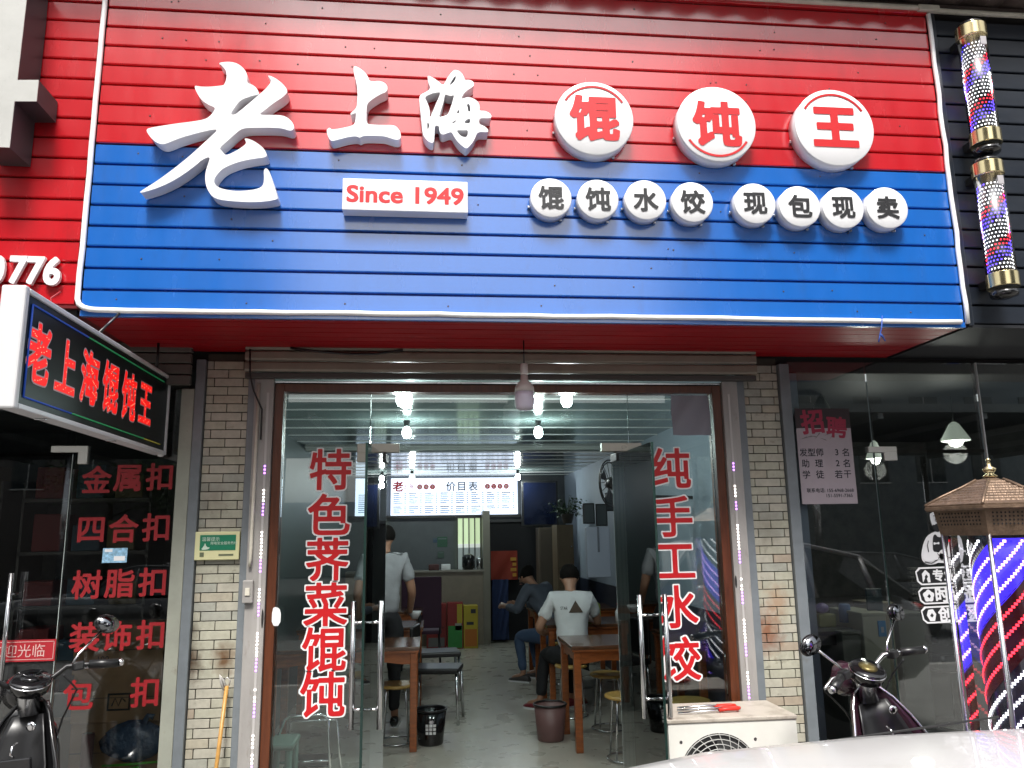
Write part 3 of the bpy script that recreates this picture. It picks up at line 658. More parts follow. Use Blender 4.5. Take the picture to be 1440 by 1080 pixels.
# wires under the soffit
single('loose_wire', MB().tube([(-.78, -.14, 2.665), (-.6, -.16, 2.64), (-.45, -.16, 2.628), (-.3, -.15, 2.632), (-.15, -.14, 2.66)], .007, 6), BLACKP, 'black cable sagging below the red soffit over the left fixed pane', 'cable')
single('loose_wire', MB().tube([(-1.0, -.15, 2.655), (-.99, -.16, 2.5), (-.975, -.12, 2.42), (-.93, -.10, 2.32), (-.93, -.098, 2.15)], .005, 6), BLACKP, 'thin dark cable dangling beside the left tiled column top', 'cable')
x, z = Q(1238, 470, YS-.02)
BW = mat('blue_string', (.02, .07, .35), .6)
single('string_knot', MB().tube([(x+.02, YS-.022, z+.10), (x+.004, YS-.03, z+.03), (x-.012, YS-.03, z-.01), (x+.01, YS-.035, z-.02), (x-.005, YS-.03, z+.005), (x-.02, YS-.03, z-.045)], .0035, 6).tube([(x-.004, YS-.03, z), (x+.018, YS-.03, z-.04)], .0035, 6), BW, 'short piece of blue string knotted at the lower right edge of the sign', 'string')

# ================================================================== MENU BOARDS
YB = 8.24
LIT = mat('lit_panel', (.8, .85, .95), .4, emit=(.70, .80, 1.0), estr=.82)
INK = mat('menu_ink', (.02, .02, .03), .5); INKR = mat('menu_red', (.6, .02, .03), .5); INKB = mat('menu_blue_ink', (.25, .38, .6), .5)
def at_back(px, py, Y=YB): return Q(px, py, Y)
x0, zt = at_back(550, 671); x1, zb = at_back(728, 723)
mbd = thing('menu_board', 'wide lit menu price board with the heading 价目表 on the back wall', 'menu board', ((x0+x1)/2, YB, zb), 'lit menu boards on the back wall')
zt = min(zt, CZ-.02)
part('light_panel', MB().box((x0, YB-.03, zb), (x1, YB+.03, zt), .004), LIT, mbd)
W, H = x1-x0, zt-zb; ym = YB-.032
def bp(u, v): return x0+W*u, zb+H*v
for ch, u in zip('价目表', (.47, .555, .645)):
    x, z = bp(u, .77); part('heading_character', letters(ch, .012, 40, flatplace(x, z, ym, .16)), INK, mbd)
x, z = bp(.055, .78); part('logo_character', letters('老', .03, 40, flatplace(x, z, ym, .17)), INKR, mbd)
x, z = bp(.115, .78); part('logo_character', letters('上', .0, 40, flatplace(x, z, ym, .09)), INKR, mbd)
x, z = bp(.155, .78); part('logo_character', letters('海', .0, 40, flatplace(x, z, ym, .09)), INKR, mbd)
for ch, u in zip('馄饨王手工水饺', (.225, .275, .325, .76, .81, .86, .91)):
    x, z = bp(u, .76); d = part('logo_disc', MB().lathe([(.042, 0), (.042, -.001)], (x, ym, z), 20, 'y'), INKR, mbd)
    part('disc_character', plain(ch, flatplace(x, z, ym-.002, .055)), WOUT, d)
mb, mc = MB(), MB(); rn = random.Random(3)
for j in range(11):
    for i in range(8):
        u0 = .02+i*.122; v = .58-j*.052
        if j == 6 or (i in (6, 7) and j > 8): continue
        wn = rn.uniform(.04, .075); a = bp(u0, v); b = bp(u0+wn, v+.022); (mc if j in (0, 7) else mb).box((a[0], ym, a[1]), (b[0], ym+.001, b[1]))
        a = bp(u0+.085, v); b = bp(u0+.1, v+.022); mb.box((a[0], ym, a[1]), (b[0], ym+.001, b[1]))
part('menu_lines', mb, INKB, mbd); part('menu_headings', mc, INK, mbd)
x0b, _ = at_back(500, 690); x1b, _ = at_back(541.5, 690)
m2 = thing('menu_board', 'narrow lit menu board at the left end, mostly behind the open door leaf', 'menu board', (x0b, YB, zb), 'lit menu boards on the back wall')
part('light_panel', MB().box((x0b, YB-.03, zb), (x1b, YB+.03, zt), .004), LIT, m2)
part('heading_character', letters('目', .012, 40, flatplace(x1b-.06, zb+H*.77, ym, .16)), INK, m2)
mb = MB()
for j in range(10): mb.box((x0b+.05, ym, zb+.05+j*.03), (x1b-.03-.02*(j % 3), ym+.001, zb+.062+j*.03))
part('menu_lines', mb, INKB, m2)
single('menu_board_rail', MB().box((x0b-.1, YB-.05, zb-.05), (x1+.06, YB+.03, zb-.002), .004), BLACKP, 'black rail under the lit menu boards', 'rail')
# kitchen windows with bars, counter, doorway
def backrect(px0, py0, px1, py1, Y): 
    a = Q(px0, py0, Y); b = Q(px1, py1, Y); return a[0], b[1], b[0], a[1]
for (p0, p1, lab) in (((643, 729), (676, 800), 'barred kitchen window with green daylight below the menu board'), ((524, 731), (541, 775), 'barred kitchen window at far left beside the standing man')):
    xa, za, xb, zb_ = backrect(p0[0], p0[1], p1[0], p1[1], 8.26)
    t = thing('kitchen_window', lab, 'window', (xa, 8.26, za), 'barred kitchen windows')
    part('pane', MB().box((xa, 8.25, za), (xb, 8.29, zb_)), mat('window_daylight', (.5, .6, .4), .4, emit=(.55, .70, .42), estr=.55), t)
    zl = za+(zb_-za)*.42
    part('sill_panel', MB().box((xa, 8.24, za), (xb, 8.251, zl)), mat('frosted_lower_pane', (.35, .4, .38), .3, emit=(.5, .6, .6), estr=.12), t)
    part('crossbar', MB().box((xa, 8.235, zl), (xb, 8.25, zl+.06)), mat('bright_crossbar', (.7, .72, .7), .4, emit=(.9, 1, .9), estr=.3), t)
    n = 4
    for i in range(n+1):
        x = xa+(xb-xa)*i/n; part('bar', MB().box((x-.009, 8.22, za), (x+.009, 8.24, zb_)), BLACKP, t)
xa, za, xb, zb_ = backrect(570, 803, 682, 900, 7.9)
ct = thing('serving_counter', 'beige tiled serving counter in front of the kitchen window', 'counter', ((xa+xb)/2, 7.9, 0))
part('front', MB().box((xa-.9, 7.9, 0), (xb-.02, 8.2, zb_-.03)), mat('counter_front', (.20, .17, .13), .35, var=.1), ct)
part('countertop', MB().box((xa-.9, 7.86, zb_-.03), (xb, 8.2, zb_), .005), mat('counter_top', (.24, .22, .19), .3), ct)
part('right_pillar', MB().box((xb-.02, 7.88, 0), (xb+.09, 8.29, 2.0)), mat('counter_pillar', (.17, .16, .13), .4), ct)
ztop = zb_
def counter_item(name, label, px, w, h, m, Y=7.98, cat=None, shape='box'):
    x = Q(px, 790, Y)[0]
    mb = MB()
    if shape == 'box': mb.box((x-w/2, Y-.08, ztop), (x+w/2, Y+.08, ztop+h), .01).box((x-w*.4, Y-.09, ztop+h*.3), (x+w*.1, Y-.08, ztop+h*.8), .003)
    else: mb.lathe([(w*.35, 0), (w*.5, h*.15), (w*.5, h*.8), (w*.3, h*.95), (w*.1, h)], (x, Y, ztop), 14)
    return single(name, mb, m, label, cat or name.replace('_', ' '))
counter_item('rice_cooker', 'small black rice cooker on the serving counter under the green window', 659, .2, .24, BLACKG, shape='l', cat='cooker')
counter_item('paper_box', 'small white paper box on the serving counter', 627, .14, .09, WHITEP, cat='box')
counter_item('dark_tin', 'dark reddish tin at the middle of the serving counter', 610, .16, .09, mat('dark_maroon', (.07, .02, .02), .5), cat='tin')
counter_item('steel_pot', 'steel pot on the right end of the serving counter', 674, .1, .2, STEEL, shape='l', cat='pot')
# notices on the dark part of the back wall
for i, (px, py, s, c) in enumerate(((622, 762, .16, (.03, .10, .06)), (612, 760, .07, (.04, .07, .12)), (620, 780, .10, (.05, .09, .07)))):
    x, z = Q(px, py, 8.27)
    t = thing('wall_notice', ('largest dark green notice on the back wall', 'small dark blue notice left of the green one on the back wall', 'low dull green notice on the back wall above the counter')[i], 'notice', (x, 8.27, z))
    part('sheet', MB().box((x-s/2, 8.285, z-s/2), (x+s/2, 8.298, z+s/2), .002), mat('notice_%d' % i, c, .5), t)
    part('heading', MB().box((x-s*.4, 8.282, z+s*.25), (x+s*.4, 8.285, z+s*.36)), mat('notice_pale', (.12, .16, .16), .5), t)
# doorway at right of the counter, with dark jambs; near-black sheet paints unlit kitchen
xa, za, xb, zb_ = backrect(684, 735, 762, 905, 8.28)
t = thing('kitchen_doorway', 'dark open doorway to the kitchen right of the counter', 'doorway', (xa, 8.28, 0))
part('unlit_opening_sheet', MB().box((xa, 8.27, 0), (xb, 8.30, zb_)), mat('very_dark', (.008, .008, .01), .8), t)
part('jamb', MB().box((xa-.05, 8.22, 0), (xa, 8.30, zb_+.05), .004), mat('dark_jamb', (.02, .02, .025), .5), t)
part('jamb', MB().box((xb, 8.22, 0), (xb+.05, 8.30, zb_+.05), .004), mat('dark_jamb', (.02, .02, .025), .5), t)
part('lintel', MB().box((xa-.05, 8.22, zb_), (xb+.05, 8.30, zb_+.05), .004), mat('dark_jamb', (.02, .02, .025), .5), t)
xa, za, xb, zb_ = backrect(690, 775, 728, 815, 8.1)
t = thing('red_banner', 'dull red cloth banner with yellow marks hanging in the kitchen doorway', 'banner', (xa, 8.1, za))
part('cloth', sheet(xa, xb, za, zb_, 8.1, amp=.01), mat('dull_red_cloth', (.22, .025, .012), .8), t)
mb = MB()
for i in range(4): mb.box((xb-.08-.03*(i % 2), 8.08, za+.05+i*.08), (xb-.02, 8.085, za+.1+i*.08))
part('yellow_marks', mb, mat('dull_yellow', (.4, .2, .02), .6), t)
xa, za, xb, zb_ = backrect(692, 815, 716, 912, 8.0)
single('hanging_coat', sheet(xa, xb, max(za, .05), zb_, 8.0, amp=.025, fr=4), mat('navy_cloth', (.015, .03, .09), .85), 'dark blue coat hanging beside the kitchen doorway', 'coat')
# cartons on the floor
def carton(label, px0, px1, pyt, Y, d, m, deco):
    a = Q(px0, pyt, Y); b = Q(px1, pyt, Y)
    t = thing('drinks_carton', label, 'carton', ((a[0]+b[0])/2, Y, 0))
    part('box', MB().box((a[0], Y, 0), (b[0], Y+d, a[1]), .004), m, t)
    for (u0, v0, u1, v1, mm) in deco:
        w_, h_ = b[0]-a[0], a[1]
        mb = MB().box((a[0]+w_*u0, Y-.003, h_*v0), (a[0]+w_*u1, Y-.0005, h_*v1)); part('printed_panel', mb, mm, t)
    return t
CG = mat('carton_green', (.02, .22, .04), .4); CY = mat('carton_yellow', (.42, .33, .02), .4); CRD = mat('carton_red', (.25, .015, .015), .4); CO = mat('carton_orange', (.42, .13, .01), .4); CW = mat('carton_white', (.3, .32, .28), .4)
carton('dull red drinks carton against the counter', 600, 628, 850, 7.55, .25, CRD, [(.1, .05, .9, .25, mat('carton_grey', (.15, .14, .14), .5)), (.1, .45, .9, .5, mat('darker_red', (.15, .01, .01), .4))])
carton('tall red carton with a green lower half, between the red and the yellow carton', 629, 651, 848, 7.5, .22, CRD, [(.05, .02, .95, .5, CG), (.62, .55, .95, .97, CY), (.5, .4, .9, .55, CW)])
carton('tall yellow carton with an orange lower half, right of the green one', 652, 672, 852, 7.5, .22, CY, [(.08, .05, .92, .45, CO), (.5, .82, .85, .92, INK), (.2, .55, .7, .62, INK)])

# ================================================================== RIGHT SIDE OF THE ROOM
xa, za, xb, zb_ = backrect(733, 676, 786, 740, 7.2)
t = thing('wall_television', 'switched-off dark television hung high beside the menu board', 'television', ((xa+xb)/2, 7.2, za))
part('bezel', MB().box((xa, 7.2, za), (xb, 7.26, zb_), .01), BLACKP, t)
part('screen', MB().box((xa+.03, 7.195, za+.03), (xb-.03, 7.2, zb_-.03)), mat('dead_screen', (.006, .009, .025), .1), t)
part('bracket', MB().box(((xa+xb)/2-.03, 7.26, (za+zb_)/2), ((xa+xb)/2+.03, 8.3, (za+zb_)/2+.04)), BLACKP, t)
def cupboard(label, px0, px1, pyt, Y, d, m, nd=2, pyb=None):
    a = Q(px0, pyt, Y); b = Q(px1, pyt, Y); z0 = 0 if pyb is None else Q(px0, pyb, Y)[1]
    t = thing('cupboard', label, 'cupboard', ((a[0]+b[0])/2, Y, z0))
    part('carcass', MB().box((a[0], Y, z0), (b[0], Y+d, a[1]), .006), m, t)
    for i in range(nd):
        zz0 = z0+(a[1]-z0)*i/nd+.01; zz1 = z0+(a[1]-z0)*(i+1)/nd-.01
        dr = part('door', MB().box((a[0]+.012, Y-.016, zz0), (b[0]-.012, Y-.001, zz1), .003), m, t)
        part('knob', MB().ball((b[0]-.04, Y-.025, (zz0+zz1)/2), .012, 8, 6), STEEL, dr)
    return t
cupboard('dim brown storage cupboard in the far right corner', 758, 782, 742, 7.1, .4, mat('dim_brown', (.09, .07, .05), .5), 2)
cupboard('tall wooden cupboard with a potted plant on top', 783, 806, 738, 6.2, .45, mat('dull_wood', (.12, .085, .045), .45, var=.15), 3)
xa, za, xb, zb_ = backrect(824, 741, 860, 812, 3.7)
t = thing('wall_air_unit', 'bluish white upright board unit on the right wall', 'wall unit', ((xa+xb)/2, 3.7, za))
mw = mat('bluish_white', (.30, .33, .40), .4)
part('casing', MB().box((xa, 3.7, za), (xb, 3.78, zb_), .01), mw, t); part('centre_strip', MB().box(((xa+xb)/2-.01, 3.69, (za+zb_)/2), ((xa+xb)/2+.01, 3.7, zb_)), mat('grey_strip', (.12, .13, .16), .4), t)
for i, (px, py, w_, h_) in enumerate(((828, 722, .13, .22), (846, 724, .13, .24), (857, 706, .10, .2))):
    x, z = Q(px, py, 3.9+.1*i)
    y = 3.9+.1*i
    t = thing('picture_frame', ('small black picture frame left of two others on the right wall', 'middle black picture frame above the white unit', 'black picture frame nearest the fan')[i], 'picture frame', (x, y, z), 'black picture frames on the right wall')
    part('frame', MB().box((x-w_/2, y, z-h_/2), (x+w_/2, y+.025, z+h_/2), .004), BLACKP, t)
    part('picture', MB().box((x-w_/2+.015, y-.002, z-h_/2+.015), (x+w_/2-.015, y, z+h_/2-.015)), mat('dim_picture', (.04, .05, .055), .3), t)
# wall fan
x, z = Q(856, 680, 1.9); y = 1.9
t = thing('wall_fan', 'black round wall fan high on the right wall behind the door leaf', 'fan', (x, y, z))
mb = MB()
for rr in (.17, .19): mb.tube([(x+.6*rr*math.cos(a*PI/16), y-.05+.55*rr*math.cos(a*PI/16), z+rr*math.sin(a*PI/16)) for a in range(33)], .006, 6, False)
for k in range(14):
    a = k*PI/7; mb.tube([(x+.02*math.cos(a), y-.075, z+.03*math.sin(a)), (x+.6*.18*math.cos(a), y-.05+.55*.18*math.cos(a), z+.18*math.sin(a))], .0025, 5, False)
part('cage', mb, BLACKP, t)
for k in range(3):
    a = k*2*PI/3+.4; rr = .14; c, s_ = math.cos(a), math.sin(a)
    part('blade', MB().prism([(x+.02*c, z+.02*s_), (x+.6*rr*math.cos(a-.35), z+rr*math.sin(a-.35)), (x+.6*rr*math.cos(a+.35), z+rr*math.sin(a+.35))], y-.045, y-.04), mat('dim_blade', (.05, .05, .06), .3), t)
part('motor', MB().lathe([(.02, -.03), (.045, -.02), (.05, .06), (.03, .1)], (x, y-.05, z), 16, 'y'), BLACKP, t)
part('arm', MB().tube([(x, y+.03, z), (x+.1, y+.06, z-.1), (RX1, y+.06, z-.12)], .015, 8), BLACKP, t)
# potted plant on the cupboard
x, z = Q(800, 736, 6.3); y = 6.4
t = thing('potted_plant', 'bushy dark green potted plant on top of the tall cupboard', 'plant', (x, y, z))
part('pot', MB().lathe([(.06, 0), (.09, .12), (.095, .13), (.085, .13), (.08, .11)], (x, y, z), 16), mat('dark_pot', (.05, .045, .04), .5), t)
rn = random.Random(5); mb = MB(); st = MB()
for k in range(34):
    a = rn.uniform(0, 2*PI); l = rn.uniform(.15, .34); e = rn.uniform(.0, 1.2)
    p1 = (x+l*math.cos(a)*math.cos(e), y+.6*l*math.sin(a)*math.cos(e), z+.13+l*math.sin(e)*.9-.06*(1-e)); st.tube([(x, y, z+.1), ((x+p1[0])/2, (y+p1[1])/2, max(z+.13, p1[2])+.03), p1], .003, 4, False)
    for q in range(5):
        f = .4+.15*q; c = Vector((x+(p1[0]-x)*f, y+(p1[1]-y)*f, z+.12+(p1[2]-z-.12)*f+.02))
        d = Vector((rn.uniform(-1, 1), rn.uniform(-1, 1), rn.uniform(-.6, .6))).normalized()*rn.uniform(.035, .06); n_ = d.cross(Vector((rn.uniform(-1, 1), rn.uniform(-1, 1), 1))).normalized()*.018
        mb.add([c, c+d*.5+n_, c+d, c+d*.5-n_], [(0, 1, 2, 3)])
part('stem', st, mat('dim_stem', (.03, .05, .015), .6), t)
lf = part('foliage', mb, mat('dark_leaf', (.03, .07, .025), .5, var=.4, vscale=30), t, kind='stuff')

# ================================================================== TABLES, STOOLS
def table(name_label, x0, x1, y0, y1, h=.77):
    t = thing('dining_table', name_label, 'table', ((x0+x1)/2, (y0+y1)/2, 0), 'wooden dining tables')
    part('tabletop', MB().box((x0, y0, h-.028), (x1, y1, h), .006), WOODD, t)
    part('top_edging', MB().box((x0+.006, y0+.006, h-.045), (x1-.006, y1-.006, h-.0285), .003), WOODT, t)
    lw = .055
    for lx in (x0+.02, x1-.02-lw):
        for ly in (y0+.02, y1-.02-lw): part('leg', MB().box((lx, ly, 0), (lx+lw, ly+lw, h-.046), .005), WOODT, t)
    # scalloped aprons
    for ly in (y0+.035, y1-.06):
        a, b = x0+.02+lw, x1-.02-lw; n = 24
        low = [(a+(b-a)*i/n, h-.135+.028*abs(math.sin(PI*(i/n-.0)*1.0))*(1-.35*math.cos(6*PI*i/n))) for i in range(n+1)]
        part('apron', MB().prism([(a, h-.047)]+low+[(b, h-.047)], ly, ly+.02), WOODT, t)
    for lx in (x0+.035, x1-.06):
        a, b = y0+.02+lw, y1-.02-lw; n = 20
        low = [(a+(b-a)*i/n, h-.135+.028*abs(math.sin(PI*i/n))*(1-.35*math.cos(6*PI*i/n))) for i in range(n+1)]
        part('apron', MB().prism([(a, h-.047)]+low+[(b, h-.047)], lx, lx+.02, plane='yz'), WOODT, t)
    return t
table('wooden dining table nearest the right door leaf, with a waste bin at its corner', 1.09, 2.17, 1.62, 2.30)
table('wooden dining table where the man in the white shirt sits', 1.12, 2.17, 3.10, 3.78)
table('wooden dining table at the far right behind the seated men', 1.20, 2.17, 4.7, 5.4)
table('wooden dining table nearest the left door leaf', -1.22, -.06, 1.86, 2.50)
table('second wooden dining table on the left, by the standing man', -1.22, -.04, 3.25, 3.9)
table('far wooden dining table on the left', -1.22, -.06, 4.9, 5.5)
SEATW = mat('stool_seat', (.42, .26, .07), .35, var=.15, vscale=15)
def stool(label, x, y, h=.45, r=.15):
    t = thing('round_stool', label, 'stool', (x, y, 0), 'round metal-legged stools')
    part('seat', MB().lathe([(r*.9, h-.028), (r, h-.02), (r, h-.008), (r*.93, h)], (x, y, 0), 28), SEATW, t)
    for k in range(4):
        a = PI/4+k*PI/2; c, s_ = math.cos(a), math.sin(a)
        part('leg', MB().tube([(x+c*r*.5, y+s_*r*.5, h-.03), (x+c*r*.72, y+s_*r*.72, h-.05), (x+c*r*.95, y+s_*r*.95, .008)], .008, 8), STEEL, t)
    part('foot_ring', MB().tube([(x+r*.96*math.cos(a*PI/14), y+r*.96*math.sin(a*PI/14), .012) for a in range(29)], .007, 6, False), STEEL, t)
    return t
x, y = G(882, 1068, 0); stool('round wooden-topped stool just inside the right door leaf', x, y)
stool('round stool behind the right fixed pane below the characters', *G(975, 1080, 0))
stool('round stool tucked under the nearest right table', 1.52, 2.35)
stool('round stool behind the nearest left table', -.55, 2.75)
stool('round stool beside the nearest left table, towards the aisle', -.25, 2.2)
stool('round stool under the man in the white shirt', 1.30, 2.88)
stool('round stool under the man in the grey shirt', 1.47, 4.52)
# things on tables
def lathe_thing(name, label, cat, x, y, z, prof, m, cap=None):
    t = thing(name, label, cat, (x, y, z)); part('body', MB().lathe(prof, (x, y, z), 16), m, t)
    if cap: part('cap', MB().lathe(cap[0], (x, y, z), 14), cap[1], t)
    return t
x, z = Q(838, 862, -1.2+4.4+.2); lathe_thing('tissue_holder', 'yellow-green tissue holder on the table of the man in the white shirt', 'tissue holder', 1.62, 3.35, .771, [(.07, 0), (.075, .02), (.07, .16), (.03, .19)], mat('lime_plastic', (.30, .36, .03), .4), ([(.03, .19), (.028, .21)], WHITEP))
lathe_thing('sauce_bottle', 'white sauce bottle on the right table behind the door leaf', 'bottle', 1.86, 3.3, .771, [(.03, 0), (.032, .09), (.012, .12), (.01, .15)], WHITEP, ([(.014, .15), (.014, .17)], CHARRED))
lathe_thing('sauce_bottle', 'greenish sauce bottle on the nearest left table', 'bottle', -.62, 2.1, .771, [(.035, 0), (.036, .12), (.013, .16), (.012, .2)], mat('pale_green_plastic', (.25, .38, .25), .35), ([(.015, .2), (.015, .225)], WHITEP))
lathe_thing('sauce_cup', 'lime green cup on the second left table', 'cup', -.72, 3.5, .771, [(.03, 0), (.042, .1), (.038, .1), (.028, .01)], mat('lime_plastic', (0, 0, 0)))
t = thing('chopstick_holder', 'grey chopstick holder with chopsticks on the right table', 'chopstick holder', (1.95, 3.25, .771))
part('cup', MB().lathe([(.03, 0), (.033, .10), (.028, .10), (.026, .01)], (1.95, 3.25, .771), 14), mat('grey_cup', (.3, .3, .3), .4), t)
for k in range(6): part('chopstick', MB().tube([(1.95, 3.25, .78), (1.95+.03*math.cos(k), 3.25+.03*math.sin(k), .99)], .003, 5), WOODD, t)
# bins
def bin_(label, x, y, r0, r1, h, m, rim, pr=None):
    t = thing('waste_bin', label, 'waste bin', (x, y, 0))
    part('body', MB().lathe([(r0*.96, .0), (r0, .01), (r1, h), (r1-.006, h), (r0-.006, .02), (.01, .018)], (x, y, 0), 30), m, t)
    part('rim', MB().tube([(x+r1*math.cos(a*PI/16), y+r1*math.sin(a*PI/16), h) for a in range(33)], .009, 8, False), rim, t)
    return t
x, y = G(778, 1046, 0); bin_('mauve waste bin with dark rim at the corner of the nearest right table', x, y+.13, .105, .13, .27, mat('mauve_plastic', (.16, .085, .08), .45, var=.1), BLACKP)
x, y = G(602, 1052, 0); bx, by = x+.02, y+.13
bn = bin_('black glossy waste bin with a white window print beside the nearest left table', bx, by, .10, .125, .26, BLACKG, BLACKP)
mb = MB()
for i in range(3):
    for j in range(3):
        z0 = .09+j*.028; a0 = -PI/2-.36+i*.26
        pts = [];
        for aa, zz in ((a0, z0), (a0+.2, z0), (a0+.2, z0+.021), (a0, z0+.021)):
            rr = .10+.025*zz/.26+.0015; pts.append((bx+rr*math.cos(aa), by+rr*math.sin(aa), zz))
        mb.add(pts, [(0, 1, 2, 3)])
part('white_print', mb, WOUT, bn)
# purple high-back chair and black chairs further in
def chair(label, x, y, rz, m, mleg, hb=1.0, w=.42):
    t = thing('chair', label, 'chair', (x, y, 0))
    M = Matrix.Translation((x, y, 0)) @ Matrix.Rotation(rz, 4, 'Z')
    part('seat', MB().box((-w/2, -.2, .42), (w/2, .22, .47), .015).xf(M), m, t)
    part('backrest', MB().box((-w/2, .2, .50), (w/2, .235, hb), .015).xf(M), m, t)
    for sx in (-1, 1):
        for sy in (-.18, .2): part('leg', MB().tube([(sx*(w/2-.03), sy, .42), (sx*(w/2-.01), sy*1.1, 0)], .013, 8).xf(M), mleg, t)
    for sx in (-1, 1): part('back_post', MB().tube([(sx*(w/2-.02), .215, .42), (sx*(w/2-.02), .22, .6)], .012, 8).xf(M), mleg, t)
    return t
chair('dark purple high-backed chair behind the standing man', -.08, 5.9, PI, mat('purple_fabric', (.055, .018, .045), .7), BLACKP, 1.12, .5)
chair('black chair in the left aisle behind the nearest left table', .10, 2.9, R(80), BLACKP, STEEL, .82, .36)
chair('black chair in the left aisle further back', .12, 3.9, R(95), BLACKP, STEEL, .85, .36)
# tubular chair and pale green stool behind the left fixed pane
t = thing('tubular_chair', 'folded tubular steel chair frame behind the left fixed pane', 'chair', (-.5, .35, 0))
x0, z0 = Q(395, 1015, .35); x1, z1 = Q(462, 1005, .35)
part('frame', MB().tube([(x0-.06, .35, .0), (x0-.02, .35, z0-.1), (x0+.02, .35, z1-.02), (x0+.05, .35, z1), (x1-.03, .35, z1), (x1, .35, z1-.03), (x1+.03, .35, .0)], .008, 8), CHROME, t)
part('crossbar', MB().tube([(x0, .35, z0-.22), (x1+.01, .35, z0-.22)], .007, 8), CHROME, t)
part('rear_frame', MB().tube([(x0, .6, 0), (x0+.03, .5, z1-.06), (x1+.03, .5, z1-.06), (x1+.08, .6, 0)], .008, 8), CHROME, t)
part('seat_slat', MB().box((x0+.02, .36, z0-.26), (x1, .62, z0-.245), .004), BLACKP, t)
x0, z0 = Q(379, 1048, .12); x1, z1 = Q(405, 1048, .12)
t = thing('plastic_stool', 'pale green plastic stool in the bottom left corner behind the fixed pane', 'stool', ((x0+x1)/2, .25, 0))
GP = mat('pale_green_stool', (.16, .28, .22), .4)
part('seat', MB().box((x0-.02, .10, z0-.03), (x1+.03, .38, z0), .012), GP, t)
for lx in (x0-.015, x1-.01):
    for ly in (.11, .33): part('leg', MB().tube([(lx+.015, ly+.015, z0-.02), (lx+.01, ly+.01, 0)], .02, 6), GP, t)
# ================================================================== PEOPLE
def skin_mesh(name, chains, m, sub=1, smooth=True):
    """chains: list of (points, radii); first point of a later chain may reuse an earlier point by equality"""
    verts, rad_, edges, idx = [], [], [], {}
    for pts, rs in chains:
        prev = None
        for p, r in zip(pts, rs):
            k = tuple(round(c, 4) for c in p)
            if k not in idx: idx[k] = len(verts); verts.append(p); rad_.append(r)
            if prev is not None: edges.append((prev, idx[k]))
            prev = idx[k]
    me = bpy.data.meshes.new(name); me.from_pydata(verts, edges, [])
    o = bpy.data.objects.new(name+'_tmp', me); COL.objects.link(o)
    md = o.modifiers.new('s', 'SKIN'); md.use_smooth_shade = True
    for v, r in zip(me.skin_vertices[0].data, rad_): v.radius = r if isinstance(r, tuple) else (r, r)
    me.skin_vertices[0].data[0].use_root = True
    s2 = o.modifiers.new('u', 'SUBSURF'); s2.levels = sub; s2.render_levels = sub
    dg = bpy.context.evaluated_depsgraph_get(); dg.update()
    out = bpy.data.meshes.new_from_object(o.evaluated_get(dg)); out.name = name
    bpy.data.objects.remove(o); bpy.data.meshes.remove(me)
    out.materials.clear(); out.materials.append(m)
    for p in out.polygons: p.use_smooth = smooth
    if name in ('shirt', 'trousers'):
        from mathutils import noise
        nn = [v.normal.copy() for v in out.vertices]
        for v, n_ in zip(out.vertices, nn):
            q = v.co
            f = noise.noise(Vector((q.x*14, q.y*14, q.z*9)))*.010+abs(noise.noise(Vector((q.x*9+3, q.y*9, q.z*22))))*-.009
            v.co = q+n_*f
    return out
def lerp(a, b, t): return tuple(a[i]+(b[i]-a[i])*t for i in range(3))
